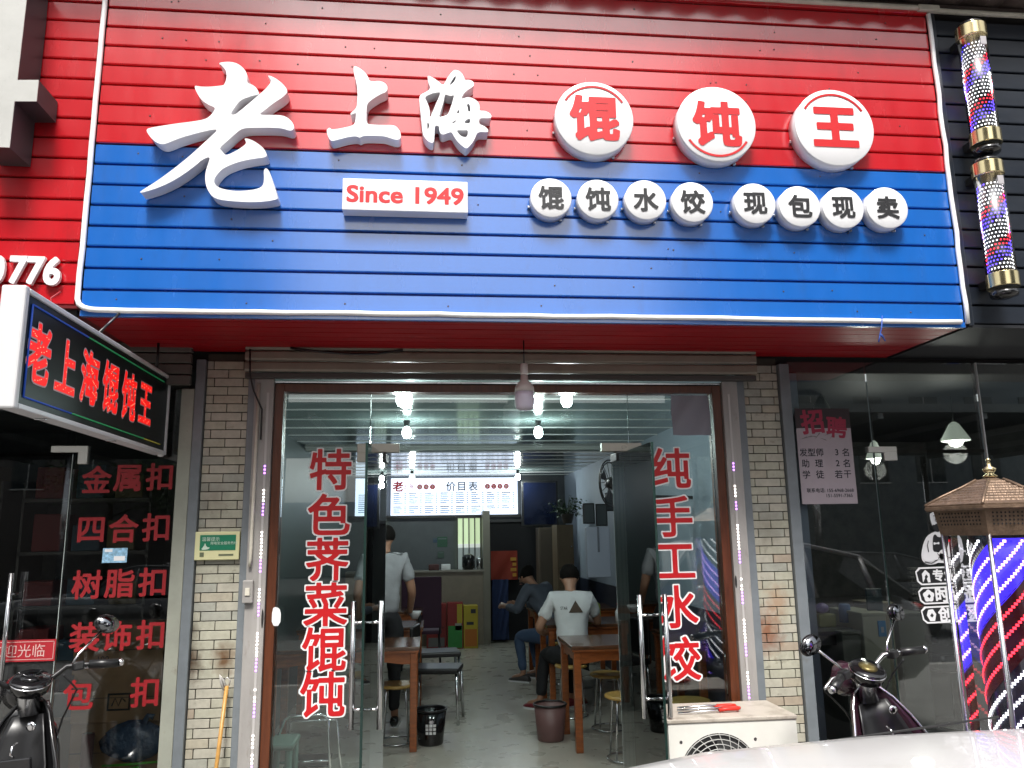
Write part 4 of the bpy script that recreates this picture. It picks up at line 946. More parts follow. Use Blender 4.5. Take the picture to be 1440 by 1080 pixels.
def person(label, loc, rz, J, shirt, trouser, shoe, group=None, long_sleeve=False):
    t = thing('person', label, 'person', loc); t.rotation_euler.z = rz; ORG[t.name] = Vector()
    pel, wai, che, nek, hd = J['pelvis'], J['waist'], J['chest'], J['neck'], J['head']
    body = [([pel, wai, che, nek, lerp(nek, hd, .55), hd, lerp(nek, hd, 1.45)], [.07, .075, .095, .052, .062, .085, .07])]
    shc = [([J.get('hem', pel), wai, lerp(wai, che, .5), che, lerp(che, nek, .62), lerp(che, nek, .9)], [(.155, .115), (.15, .112), (.165, .12), (.175, .122), (.12, .09), (.062, .06)])]
    trc = [([pel, lerp(pel, wai, .6)], [.135, .13])]
    for s in ('L', 'R'):
        sh, el, wr, hn = J['sh'+s], J['el'+s], J['wr'+s], J['ha'+s]
        body.append(([che, sh, el, wr, hn], [.095, .055, .042, .028, .036]))
        d = (Vector(hn)-Vector(wr)).normalized(); side = d.cross(Vector((0, 1, .3))).normalized(); cur = d.cross(side)*.25
        for k in range(4):
            o = side*(k-1.5)*.019; L_ = (.072, .082, .078, .06)[k]
            b0 = Vector(hn)+o+d*.02
            body.append(([hn, tuple(b0+d*.015), tuple(b0+d*L_*.6), tuple(b0+d*L_+cur*.06)], [.036, .010, .009, .008]))
        b0 = Vector(hn)-side*.025; body.append(([hn, tuple(b0), tuple(b0+d*.035-side*.018)], [.036, .011, .009]))
        hp, kn, an, to = J['hi'+s], J['kn'+s], J['an'+s], J['to'+s]
        body.append(([pel, hp, kn, an, to], [.07, .06, .045, .034, .03]))
        e2 = lerp(sh, el, .72) if not long_sleeve else lerp(el, wr, .85)
        mid = [] if not long_sleeve else [el]
        shc.append(([che, sh]+[lerp(sh, el, .45)]+mid+[e2], [(.175, .122), .078, .068]+([.058] if long_sleeve else [])+[.066 if not long_sleeve else .042]))
        trc.append(([pel, hp, lerp(hp, kn, .5), kn, lerp(kn, an, .5), lerp(kn, an, .93)], [.135, .105, .088, .07, .06, .055]))
        ft = MB(); av, tv = Vector(an), Vector(to); f = (tv-av); f.z = 0; f.normalize(); sd_ = f.cross(Vector((0, 0, 1))); rings = []
        for u, w_, h_ in ((-.08, .028, .05), (-.06, .036, .075), (0, .038, .085), (.07, .042, .06), (.14, .045, .045), (.185, .03, .03)):
            c = av+f*u; zb_ = av.z-.075
            rings.append([tuple(Vector((c.x, c.y, zb_))+sd_*w_*math.cos(a)+Vector((0, 0, max(0, (math.sin(a)*.5+.5)*h_)))) for a in [k*2*PI/12 for k in range(12)]])
        sm = mk_mesh('shoe', ft.rings(rings), shoe); part('shoe', sm, None, t)
        ol = [(r[0][0], r[0][1]) for r in rings]+[(r[6][0], r[6][1]) for r in reversed(rings)]
        part('sole', MB().prism(ol, av.z-.08, av.z-.064, plane='xy'), WHITEP, t)
    # face: nose, ears as small chains of the body surface
    h = Vector(hd); fd = Vector(J['face']).normalized(); rt = fd.cross(Vector((0, 0, 1))).normalized()
    body.append(([hd, tuple(h+fd*.085-Vector((0, 0, .012))), tuple(h+fd*.104-Vector((0, 0, .025)))], [.085, .018, .010]))
    for s_ in (-1, 1): body.append(([hd, tuple(h+rt*s_*.08), tuple(h+rt*s_*.088+Vector((0, 0, .012)))], [.085, .014, .014]))
    part('body', skin_mesh('body', body, SKIN, 2), None, t)
    part('shirt', skin_mesh('shirt', shc, shirt, 3), None, t)
    part('trousers', skin_mesh('trousers', trc, trouser, 2), None, t)
    hb = MB(); rn = random.Random(len(label))
    rings = []
    for i in range(9):
        th = PI*i/12; ring = []
        for k in range(20):
            a = 2*PI*k/20; d = fd*math.cos(a)+rt*math.sin(a); back = .5-.5*math.cos(a)   # 1 at the back
            th2 = th*(1 if back > .4 else .62+.38*back/.4)
            rr = .0935+rn.uniform(-.004, .004)
            ring.append(tuple(h+Vector((0, 0, .028))+d*rr*math.sin(max(th2, .03))-fd*.006+Vector((0, 0, rr*1.08*math.cos(th2)))))
        rings.append(ring)
    part('hair', hb.rings(rings, False, True), HAIR, t)
    e = MB()
    for s_ in (-1, 1): e.ball(tuple(h+fd*.083+rt*s_*.031+Vector((0, 0, .012))), .012, 8, 6)
    part('eyes', e, BLACKP, t); mth = MB().ball(tuple(h+fd*.085-Vector((0, 0, .052))), (.022, .012, .006), 8, 6); part('mouth', mth, mat('lips', (.22, .07, .05), .5), t)
    return t
# joints are written facing +Y
def standing():
    J = dict(pelvis=(0, 0, .95), waist=(0, -.01, 1.10), chest=(0, -.01, 1.32), neck=(0, .01, 1.50), head=(0, .035, 1.60), face=(0, 1, -.1), hem=(0, 0, .90))
    for s, x in (('L', -1), ('R', 1)):
        J.update({'sh'+s: (x*.175, -.01, 1.41), 'el'+s: (x*.235, -.04, 1.14), 'wr'+s: (x*.23, .10, .93), 'ha'+s: (x*.225, .17, .89), 'hi'+s: (x*.09, 0, .90), 'kn'+s: (x*.10, .02, .49), 'an'+s: (x*.105, -.02, .08), 'to'+s: (x*.12, .12, .03)})
    return J
def sitting(lean=.08):
    J = dict(pelvis=(0, 0, .54), waist=(0, .02, .70), chest=(0, lean, .92), neck=(0, lean+.04, 1.10), head=(0, lean+.10, 1.20), face=(0, 1, -.45), hem=(0, -.02, .55))
    for s, x in (('L', -1), ('R', 1)):
        J.update({'sh'+s: (x*.175, lean, 1.02), 'el'+s: (x*.26, lean+.09, .79), 'wr'+s: (x*.17, lean+.33, .82), 'ha'+s: (x*.13, lean+.40, .82), 'hi'+s: (x*.09, .02, .51), 'kn'+s: (x*.14, .42, .50), 'an'+s: (x*.14, .36, .08), 'to'+s: (x*.15, .52, .03)})
    return J
TEE = mat('white_tee', (.62, .63, .64), .85, bump=.3, bscale=14)
BLK = mat('black_trousers', (.012, .012, .014), .85, bump=.3, bscale=14)
J = sitting(.10)
# left elbow out, left leg reaching forward and left, as in the photo
J['elL'] = (-.31, .06, .76); J['wrL'] = (-.26, .22, .70); J['haL'] = (-.22, .30, .70)
J['knL'] = (-.24, .36, .50); J['anL'] = (-.30, .30, .08); J['toL'] = (-.42, .40, .03); J['knR'] = (.05, .42, .50); J['anR'] = (.0, .40, .08)
man = person('seated young man in a white t-shirt with a dark triangle print, seen from behind', (1.32, 2.86, 0), R(-6), J, TEE, BLK, mat('red_sneaker', (.20, .02, .03), .5))
tri = MB(); tri.add([(.0, 0, 0), (.115, 0, 0), (.0575, .0, .085)], [(0, 1, 2)])
# print hugs the shirt back: projected onto the shirt surface
def project_print(root, mb_pts, faces, name, m, off=.004, scale_y=-1):
    sh = [c for c in root.children if c.name.startswith('shirt')][0]
    bm = bmesh.new(); bm.from_mesh(sh.data)
    from mathutils.bvhtree import BVHTree
    bv = BVHTree.FromBMesh(bm); out = []
    for x, z in mb_pts:
        hit = bv.ray_cast(Vector((x, -1, z)), Vector((0, 1, 0)))
        y = hit[0].y if hit[0] else -.1
        out.append((x, y-off, z))
    bm.free(); part(name, MB().add(out, faces), m, root)
n = 8; P_, F_ = [], []
for j in range(n+1):
    for i in range(n+1):
        v = j/n; wv = (1-v); P_.append((.035+(i/n-.5)*.135*wv, .905+v*.105))
for j in range(n):
    for i in range(n): a = j*(n+1)+i; F_.append((a, a+1, a+n+2, a+n+1))
project_print(man, P_, F_, 'triangle_print', mat('brown_print', (.07, .045, .03), .8))
v_, f_ = raw_text('STAR'); c_ = v_.mean(0)
project_print(man, [(-.075+(a-c_[0])*.028, .945+(b-c_[1])*.04) for a, b in v_], f_, 'small_lettering', BLK)
J = sitting(.26); J['head'] = (0, .40, 1.14); J['neck'] = (0, .32, 1.06)
person('seated man in a grey shirt and blue jeans bending forward behind the man in white', (1.43, 4.50, 0), R(48), J, mat('grey_blue_shirt', (.085, .10, .13), .85), mat('blue_jeans', (.05, .085, .16), .85), mat('dim_shoe', (.06, .05, .05), .6), long_sleeve=True)
J = standing(); J['elR'] = (.25, .0, 1.13); J['wrR'] = (.24, .16, .95); J['haR'] = (.235, .24, .93)
px_ = Q(545, 800, 2.75)[0]
person('standing man in a pale grey t-shirt seen from behind through the left door glass', (px_-.03, 2.8, 0), R(4), J, mat('shaded_white_tee', (.33, .34, .36), .85, bump=.3, bscale=14), BLK, BLACKG)  # grey tone paints the shade onto a white t-shirt
lathe_thing('white_bowl', 'white bowl held by the standing man at the left table', 'bowl', px_+.24, 3.09, .86, [(.025, 0), (.055, .05), (.06, .07), (.054, .07), (.02, .01)], WHITEP)

# ================================================================== LEFT SHOP
LXW = -4.6
gl = thing('shop_window', 'dark glass front of the button shop on the left with red characters', 'shop window', (-3, 0, 0))
sx_ = Q(100, 680, 0)[0]
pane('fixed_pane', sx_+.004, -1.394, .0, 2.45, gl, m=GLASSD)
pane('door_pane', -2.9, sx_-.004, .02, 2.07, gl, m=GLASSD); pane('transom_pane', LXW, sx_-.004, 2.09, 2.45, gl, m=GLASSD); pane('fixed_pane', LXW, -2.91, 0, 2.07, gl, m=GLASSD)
part('pane_edge', MB().box((sx_-.003, -.007, 0), (sx_-.001, .007, 2.08)), mat('bright_glass_edge', (0, 0, 0)), gl)
x0, z1 = Q(72, 627, -.02); x1, z0 = Q(122, 648, -.02)
part('corner_clamp', MB().box((x0, -.02, z1-.035), (x1, .02, z1), .003).box((x1-.05, -.0185, z1-.10), (x1, .0185, z1-.034), .003), mat('pale_clamp', (.60, .60, .56), .35), gl)
hx, _ = Q(9, 880, -.07)
hd_ = part('pull_handle', MB().tube([(hx, -.07, .80), (hx, -.07, 1.45)], .012, 12), STEEL, gl)
for hz in (.9, 1.34): part('standoff', MB().tube([(hx, -.07, hz), (hx, .0, hz)], .006, 8), CHROME, hd_)
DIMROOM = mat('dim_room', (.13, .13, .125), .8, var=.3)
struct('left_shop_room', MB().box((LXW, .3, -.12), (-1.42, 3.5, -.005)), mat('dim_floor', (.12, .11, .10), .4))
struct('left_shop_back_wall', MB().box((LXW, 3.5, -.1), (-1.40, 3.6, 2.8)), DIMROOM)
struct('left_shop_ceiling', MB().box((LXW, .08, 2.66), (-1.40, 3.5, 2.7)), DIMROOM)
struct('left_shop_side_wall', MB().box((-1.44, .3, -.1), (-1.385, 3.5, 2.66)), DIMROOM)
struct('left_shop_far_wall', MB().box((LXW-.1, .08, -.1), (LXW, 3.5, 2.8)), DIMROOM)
rows = (('金属扣', 674, (136, 179, 224), 40), ('四合扣', 745, (128, 174, 219), 40), ('树脂扣', 822, (122, 168, 214), 41), ('装饰扣', 896, (119, 164, 211), 40), ('包扣', 977, (110, 203), 41))
for ri, (body, py, pxs, s) in enumerate(rows):
    for ci_, (ch, px) in enumerate(zip(body, pxs)):
        x, z = Q(px, py-(px-pxs[0])*.04, -.008)
        tag(part('window_character', letters(ch, .022, 48, flatplace(x, z, -.0075, .158), 0), mat('dull_red_vinyl', (.25, .007, .011), .5)), 'red character %s, %s in the %s row on the left shop window' % (ch, ('left', 'right')[ci_] if ri == 4 else ('left', 'middle', 'right')[ci_], ('top', 'second', 'third', 'fourth', 'bottom')[ri]), 'window lettering', 'red characters on the left shop window')
x0, z1 = Q(145, 771, -.008); x1, z0 = Q(178, 791, -.008)
t = thing('small_sticker', 'small pale blue sticker on the left shop window under the second row of characters', 'sticker', (x0, -.008, z0))
part('sheet', MB().box((x0, -.0085, z0), (x1, -.0068, z1)), mat('pale_blue_paper', (.25, .45, .62), .5, var=.5, vscale=60), t)
part('white_patch', MB().box((x0+.06, -.0092, z0+.01), (x1-.01, -.0087, z0+.035)).box((x0+.01, -.0092, z1-.02), (x0+.05, -.0087, z1-.005)), WHITEP, t)
x0, z1 = Q(0, 905, -.008); x1, z0 = Q(77, 925, -.008)
t = thing('welcome_strip', 'red door strip with pale welcome lettering on the left shop door', 'sticker', (x0, -.008, z0))
zc = (z0+z1)/2+.0
part('strip', MB().box((x0-.3, -.0085, zc-.055), (x1, -.0068, zc+.055)), mat('strip_red', (.33, .012, .02), .5), t)
mb = MB().box((x0-.3, -.0092, zc+.043), (x1-.008, -.0086, zc+.046)).box((x0-.3, -.0092, zc-.046), (x1-.008, -.0086, zc-.043)).box((x1-.011, -.0092, zc-.046), (x1-.008, -.0086, zc+.046))
part('border_line', mb, mat('strip_pale', (.55, .35, .33), .5), t)
part('lettering', letters('欢迎光临', 0, 40, flatplace(x1-.19, zc, -.0094, .07), 0), mat('strip_pale', (0, 0, 0)), t)
# stacked cartons behind the glass
KR = mat('kraft_card', (.36, .22, .12), .75, var=.15)
def kraft(label, px0, px1, py0, py1, Y, txt, d=.35, deco=None):
    a = Q(px0, py0, Y); b = Q(px1, py1, Y)
    t = thing('cardboard_carton', label, 'carton', ((a[0]+b[0])/2, Y, b[1]), 'brown cartons stacked in the left shop window')
    part('box', MB().box((a[0], Y, b[1]), (b[0], Y+d, a[1]), .005), KR, t)
    part('tape', MB().box((a[0]+.004, Y-.0015, (a[1]+b[1])/2-.002), (b[0]-.004, Y-.0005, (a[1]+b[1])/2+.002)), mat('tape_dark', (.12, .08, .05), .4), t)
    if txt: part('lettering', letters(txt, .01, 40, flatplace(a[0]+.16, b[1]+.08, Y-.002, .045), 0), BLACKP, t)
    return t, a, b
kraft('brown cardboard carton on top of the stack in the left shop window', 106, 228, 882, 946, .12, '100')
t, a, b = kraft('brown carton with a black stamped frame, middle of the left shop stack', 104, 224, 948, 1014, .12, None)
cx, cz_ = Q(167, 987, .118)
mb = MB().box((cx-.06, .117, cz_-.045), (cx+.06, .1185, cz_-.035)).box((cx-.06, .117, cz_+.035), (cx+.06, .1185, cz_+.045)).box((cx-.06, .117, cz_-.035), (cx-.05, .1185, cz_+.035)).box((cx+.05, .117, cz_-.035), (cx+.06, .1185, cz_+.035))
mb.tube([(cx-.035, .117, cz_-.02), (cx-.02, .117, cz_+.02), (cx, .117, cz_-.02), (cx+.015, .117, cz_+.02), (cx+.035, .117, cz_+.0)], .004, 4)
part('stamp', mb, BLACKP, t)
kraft('brown cardboard carton at the bottom of the stack in the left shop window', 100, 222, 1016, 1100, .14, None)
x, z = Q(183, 1040, .02)
t = thing('plastic_bag', 'shiny grey-blue plastic bag in front of the cartons in the left shop window', 'bag', (x, .09, z))
rn = random.Random(2); mb = MB(); rings = []
for i in range(13):
    th = PI*i/12; ring = []
    for k in range(26):
        a = 2*PI*k/26; f = 1+.09*math.sin(5*a+i)+.06*math.sin(9*a-2*i)
        ring.append((x+.165*math.sin(th)*math.cos(a)*f, .075+.05*math.sin(th)*math.sin(a)*f, z-.02-.10*math.cos(th)*(1+.08*math.sin(3*a))))
    rings.append(ring)
part('bag_body', mb.rings(rings), mat('blue_bag', (.06, .10, .17), .25, coat=.4, bump=.4, bscale=60), t)
part('bag_knot', MB().tube([(x+.05, .07, z+.07), (x+.07, .06, z+.11), (x+.10, .06, z+.10)], [.02, .012, .016], 8), mat('blue_bag', (0, 0, 0)), t)
single('bright_basket', MB().tube([(x-.14, .045, z-.13), (x, .03, z-.125), (x+.16, .045, z-.12)], .006, 8).tube([(x-.1, .05, z-.2), (x-.02, .04, z-.16), (x+.05, .05, z-.15)], .014, 8), mat('green_plastic', (.10, .5, .03), .4), 'bright green plastic basket edge under the blue bag', 'basket')
x, z = Q(125, 1050, .09)
t = thing('rolled_sheet', 'dark red roll standing beside the blue bag in the left shop window', 'roll', (x, .09, 0))
part('roll', MB().lathe([(.03, -.1), (.03, z+.07)], (x, .07, 0), 14), mat('dark_red_roll', (.15, .02, .03), .6), t); part('core', MB().lathe([(.018, z+.0705), (.018, z+.074)], (x, .07, 0), 12), CW, t)
# dim shelf racks with goods, hardly visible through the dark glass
rn = random.Random(11)
for k, (xa, lab) in enumerate(((-3.9, 'dim goods shelf on the far left in the left shop'), (-2.75, 'dim goods shelf behind the left shop door'))):
    t = thing('goods_shelf', lab, 'shelf', (xa, 2.4, -.0), 'dim shelves in the left shop')
    for j in range(5): part('board', MB().box((xa-.5, 2.2, .25+j*.42), (xa+.5, 2.6, .275+j*.42)), mat('dim_board', (.12, .11, .1), .6), t)
    for sx in (-.5, .48): part('upright', MB().box((xa+sx, 2.2, 0), (xa+sx+.02, 2.6, 2.1)), mat('dim_board', (0, 0, 0)), t)
    for ci, c in enumerate(((.22, .03, .03), (.05, .10, .14), (.16, .12, .05))):
        for j in range(5):
            mb = MB(); xx = xa-.46+ci*.31+rn.uniform(0, .05); mb.box((xx, 2.22, .276+j*.42), (xx+.22, 2.5, .276+j*.42+rn.uniform(.15, .3)), .01)
            part('goods_box', mb, mat('goods_%d' % ci, c, .6), t)
# yellow-green meter notice on the tiled column
x0, z1 = Q(275, 748, -.03); x1, z0 = Q(336, 787, -.03)
t = thing('notice_box', 'cream framed box with a green notice on the left tiled column', 'notice box', ((x0+x1)/2, -.01, z0))
part('box', MB().box((x0, -.035, z0), (x1, -.009, z1), .005), mat('cream_plastic', (.62, .60, .34), .45), t)
part('green_sheet', MB().box((x0+.028, -.0365, z0+.052), (x1-.02, -.0352, z1-.018)), mat('notice_green', (.01, .17, .09), .4), t)
mb = MB(); 
part('lettering', letters('温馨提示', 0, 36, flatplace(x0+.085, z1-.04, -.0372, .024), 0), mat('notice_print', (.5, .6, .5), .5), t)
part('lettering', letters('用电安全服务热线', 0, 36, flatplace(x0+.155, z1-.062, -.0372, .018), 0), mat('notice_print', (0, 0, 0)), t)
part('emblem', MB().prism(chaikin([(x0+.034, z0+.056), (x0+.05, z0+.075), (x0+.056, z0+.095), (x0+.064, z0+.07), (x0+.085, z0+.068), (x0+.07, z0+.056)], 1), -.0374, -.0367), mat('notice_print', (0, 0, 0)), t)
part('bottom_marks', MB().box((x0+.03, -.0365, z0+.018), (x0+.052, -.0352, z0+.042)).box((x0+.13, -.0365, z0+.022), (x1-.03, -.0352, z0+.032)), mat('notice_dark', (.12, .14, .08), .5), t)
# bamboo pole with a hook against the column
x0, z0 = Q(318, 965, -.07); x1, z1 = Q(304, 1090, -.09)
t = thing('bamboo_pole', 'thin bamboo pole with a bent metal hook leaning on the left tiled column', 'pole', (x1, -.1, -.12))
part('shaft', MB().tube([(x1-.03, -.14, -.12), (x1, -.11, z1), (x0, -.055, z0)], .0105, 10), mat('bamboo', (.45, .24, .06), .4, var=.2, vscale=30), t)
part('hook', MB().tube([(x0, -.055, z0-.02), (x0-.02, -.06, z0+.03), (x0-.035, -.06, z0+.055), (x0-.03, -.06, z0+.02), (x0-.012, -.06, z0-.02)], .007, 8).tube([(x0-.015, -.05, z0+.03), (x0+.0, -.05, z0+.04), (x0+.015, -.05, z0+.025), (x0+.01, -.05, z0)], .004, 6), mat('dull_metal', (.55, .53, .5), .4, metal=.5), t)

# ================================================================== PROJECTING LIGHT BOX
BX0, BX1 = -1.508, -1.448; BY0, BY1 = -1.69, -.05; BZ0, BZ1 = 2.075, 2.51
lx = thing('projecting_light_box', 'projecting black shop sign with glowing red characters and a white metal frame', 'light box sign', ((BX0+BX1)/2, -.87, BZ0))
FRM = mat('white_aluminium', (.66, .66, .68), .35, var=.04)
part('panel', MB().box((BX0+.004, BY0+.02, BZ0+.016), (BX1-.006, BY1-.02, BZ1-.016)), mat('led_board', (.004, .008, .009), .35, spec=.25), lx)
part('end_cap', MB().box((BX0-.022, BY0-.012, BZ0-.008), (BX1+.004, BY0+.022, BZ1+.008), .008), mat('end_cap_plastic', (.60, .60, .61), .4), lx)
part('end_cap', MB().box((BX0-.004, BY1-.02, BZ0-.004), (BX1+.004, BY1, BZ1+.004), .004), FRM, lx)
part('top_rail', MB().box((BX0-.004, BY0+.022, BZ1-.016), (BX1+.004, BY1-.02, BZ1+.004), .004), FRM, lx)
part('bottom_rail', MB().box((BX0-.004, BY0+.022, BZ0-.004), (BX1+.004, BY1-.02, BZ0+.016), .004), FRM, lx)
for yy in (BY0+.25, -.75): part('bracket_bolt', MB().box((BX0+.01, yy, BZ1+.004), (BX1-.01, yy+.03, BZ1+.012), .002).box((BX0+.01, yy, BZ0-.010), (BX1-.01, yy+.02, BZ0-.004), .002), STEEL, lx)
part('hanger', MB().tube([(BX0+.03, -.2, BZ1), (BX0+.03, -.2, SZ0)], .008, 8), BLACKP, lx); part('hanger', MB().tube([(BX0+.03, -1.0, BZ1), (BX0+.03, -.74, SZ0+.02)], .006, 8), BLACKP, lx)
REDL = mat('red_led', (.45, .006, .006), .6, emit=(1, .012, .01), estr=.5)
WLED = mat('led_rim', (.55, .4, .42), .5)
xf_ = BX1-.0045
def faceplace(yc, zc, sy, sz): return lambda u, v, d: (xf_+d, yc+u*sy, zc+v*sz)
chars = '老上海馄饨王'; span = (BY1-.20)-(BY0+.17)
for i, ch in enumerate(chars):
    yc = -1.545+.228*i
    def pl(u, v, d, yc=yc): return (xf_+.0012+d, yc+u*.185, (BZ0+BZ1)/2+.006+v*.235)
    part('glowing_character', letters(ch, .03, 48, pl), REDL, lx)
    def pl2(u, v, d, yc=yc): return (xf_+.0004, yc+u*.185, (BZ0+BZ1)/2+.006+v*.235)
    part('character_rim', letters(ch, .055, 48, pl2), WLED, lx)
    # diode dots
    V, F, O = bold_text(ch, .0, 48); mb = MB(); rv, _ = raw_text(ch); c2 = (rv.min(0)+rv.max(0))/2
    for f in F[::31]:
        u, v = V[list(f)].mean(0)-c2; c = pl(u, v, .001); mb.box((c[0], c[1]-.0018, c[2]-.0018), (c[0]+.001, c[1]+.0018, c[2]+.0018))
    d = part('diodes', mb, mat('hot_diode', (1, .3, .2), .5, emit=(1, .18, .10), estr=1.6), lx, kind='stuff')
n = 40; cols = [(.02, .10, .6), (.02, .35, .12), (.4, .35, .04)]
for seg, (a, b) in enumerate((((BY0+.06, BZ1-.045), (BY0+.55, BZ1-.045)), ((BY0+.55, BZ1-.045), (BY1-.1, BZ1-.045)), ((BY0+.06, BZ0+.045), (BY0+.45, BZ0+.045)), ((BY0+.45, BZ0+.045), (BY1-.35, BZ0+.045)), ((BY1-.35, BZ0+.045), (BY1-.1, BZ0+.045)), ((BY0+.06, BZ0+.045), (BY0+.06, BZ1-.045)))):
    ci = (0, 1, 0, 1, 2, 0)[seg]
    part('border_line', MB().tube([(xf_+.002, a[0], a[1]), (xf_+.002, b[0], b[1])], .0035, 5), mat('border_%d' % ci, tuple(c*.5 for c in cols[ci]), .5, emit=cols[ci], estr=.12), lx)
x, z = Q(229, 633, -.03)
t = thing('pull_switch', 'small white switch hanging on a thin red wire below the light box', 'switch', (x, -.06, z))
part('housing', MB().box((x-.018, -.075, z-.04), (x+.018, -.045, z+.035), .012), WHITEP, t)
part('wire', MB().tube([(x, -.06, z+.03), (x+.008, -.06, z+.2), (x-.01, -.06, z+.45), (x+.0, -.06, SZ0)], .003, 6), mat('red_wire', (.35, .02, .03), .5), t)
single('red_stub_wire', MB().tube([(BX0+.02, BY0+.28, BZ1+.01), (BX0+.01, BY0+.29, BZ1+.05), (BX0+.04, BY0+.30, BZ1+.08)], .003, 6), mat('red_wire', (0, 0, 0)), 'short red wire end sticking up from the light box top', 'wire')
x0, z0 = Q(229, 500, -.06)
single('wire_bundle', MB().tube([(x0-.005, -.06, SZ0), (x0-.01, -.06, z0-.2)], .008, 6), mat('pinkish_conduit', (.3, .15, .14), .5), 'pinkish conduit dropping from the soffit behind the light box', 'conduit')
# ================================================================== RIGHT SHOP (barber)
gr = thing('shop_window', 'dark glass front of the barber shop on the right with a poster and white decals', 'shop window', (4, 0, 0))
s1 = Q(1235, 700, 0)[0]; s2 = 3.455
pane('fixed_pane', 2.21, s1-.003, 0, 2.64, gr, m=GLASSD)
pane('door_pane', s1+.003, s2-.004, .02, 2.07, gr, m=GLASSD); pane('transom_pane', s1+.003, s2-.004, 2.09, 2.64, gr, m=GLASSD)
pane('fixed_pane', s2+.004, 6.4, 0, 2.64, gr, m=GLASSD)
part('pane_edge', MB().box((s2-.0035, -.02, 0), (s2+.0035, -.0, 2.64)), mat('white_sealant', (.6, .62, .62), .4), gr)
part('pane_edge', MB().box((s1-.002, -.007, 0), (s1+.002, .007, 2.08)), GLASSEDGE, gr)
x0, z1 = Q(1221, 628, -.02); x1, z0 = Q(1263, 649, -.02)
part('corner_clamp', MB().box((x0, -.02, z1-.035), (x1, .02, z1), .003).box((x0+.10, -.0185, z1-.085), (x1, .0185, z1-.034), .003), mat('pale_clamp', (0, 0, 0)), gr)
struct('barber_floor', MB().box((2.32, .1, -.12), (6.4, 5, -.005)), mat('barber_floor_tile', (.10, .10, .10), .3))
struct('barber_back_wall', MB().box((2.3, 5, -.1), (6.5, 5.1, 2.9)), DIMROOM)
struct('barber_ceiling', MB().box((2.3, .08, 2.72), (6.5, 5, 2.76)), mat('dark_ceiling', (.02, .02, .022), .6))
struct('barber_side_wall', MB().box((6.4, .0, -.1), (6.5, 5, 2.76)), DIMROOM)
SHADE = mat('lit_lamp_shade', (.55, .60, .55), .5, emit=(.8, .9, .75), estr=.22)
for px, py, D, s, lab, e in ((1156, 583, 6.2, .6, 'dim white pendant lamp behind the recruitment poster', .0), (1231, 645, 6.6, .55, 'lit pendant lamp beside the door clamp in the barber shop', 1), (1344, 620, 6.2, .8, 'lit cone pendant lamp nearest the white seam in the barber shop', 1)):
    x, z = Q(px, py, D-4.6); y = D-4.6
    t = thing('pendant_lamp', lab, 'lamp', (x, y, z), 'pendant lamps in the barber shop')
    part('shade', MB().lathe([(.14*s, -.0), (.14*s, .012), (.05*s, .14), (.02*s, .16), (.018*s, .155), (.046*s, .13), (.13*s, .004)], (x, y, z), 24), SHADE if e else mat('dim_shade', (.25, .28, .25), .5), t)
    part('cord', MB().tube([(x, y, z+.15), (x, y, 2.72)], .003, 5), BLACKP, t)
    if e:
        l = bpy.data.lights.new('pendant_light', 'POINT'); l.energy = 6; l.shadow_soft_size = .09; l.color = (1, 1, .9)
        lo = bpy.data.objects.new('pendant_light', l); COL.objects.link(lo); lo.location = (x, y, z-.10)
    part('bulb', MB().lathe([(.02*s, .05), (.06*s, .02), (.075*s, -.01), (.05*s, -.04), (.01, -.05)], (x, y, z), 14), mat('warm_lit', (1, 1, .9), .4, emit=(1, 1, .88), estr=9) if e else WHITEP, t)
# recruitment poster
P = [Q(1113, 572, -.011), Q(1193, 578, -.011), Q(1208, 709, -.011), Q(1133, 709, -.011)]
x0 = (P[0][0]+P[3][0])/2; x1 = (P[1][0]+P[2][0])/2; z1 = P[0][1]-.01; z0 = P[3][1]; W, H = x1-x0, z1-z0
t = thing('recruitment_poster', 'pink and white hairdresser recruitment poster on the right shop window', 'poster', ((x0+x1)/2, -.01, z0))
def pt(u, v): return x0+W*u, z0+H*v
nx_ = 12; ob = [(x0, z0), (x1, z0), (x1, z0+H*.8)]+[(x1-W*i/nx_, z0+H*(.82+.03*math.sin(i*1.7))) for i in range(1, nx_)]+[(x0, z0+H*.78)]
part('paper', MB().prism(ob, -.009, -.0072), mat('poster_paper', (.36, .31, .34), .5, var=.05), t)
part('dark_crown', MB().box((x0, -.0095, z0+H*.79), (x1, -.0070, z1)), mat('poster_dark', (.025, .012, .016), .5), t)
def ptext(body, u, v, size, m, grow=0.012, Y=-.0102, rot=0, sx=1.0):
    x, z = pt(u, v); return part('lettering', letters(body, grow, 44, flatplace(x, z, Y, size, rot), 0, sx=sx), m, t)
ptext('招', .30, .86, .155, mat('poster_crimson', (.30, .015, .05), .5), .03, rot=.08)
ptext('聘', .74, .80, .135, mat('poster_crimson', (0, 0, 0)), .03, rot=-.08)
for i, (l, n_, q_) in enumerate((('发型师', '3', '名'), ('助', '2', '名'), ('学', '若', '干'))):
    v = .535-i*.115
    if i == 0: ptext(l, .24, v, .052, INK)
    else: ptext(l, .115, v, .052, INK); ptext(('', '理', '徒')[i], .36, v, .052, INK)
    ptext(n_, .70, v, .052, INK); ptext(q_, .86, v, .052, INK)
ptext('联系电话: 155-6968-2668', .52, .14, .028, INK, .012); ptext('151-5591-7365', .68, .085, .028, INK, .012)
mb = MB(); rn = random.Random(9)
for i in range(7):
    a = rn.uniform(-.5, .9); x, z = pt(.05+.09*i, .67+.02*(i % 3)); mb.add([(x, -.0101, z), (x+.045*math.cos(a), -.0101, z+.05*math.sin(a)+.012), (x+.05*math.cos(a), -.0101, z+.05*math.sin(a)+.003)], [(0, 1, 2)])
part('brush_marks', mb, mat('poster_grey', (.2, .17, .18), .5), t)
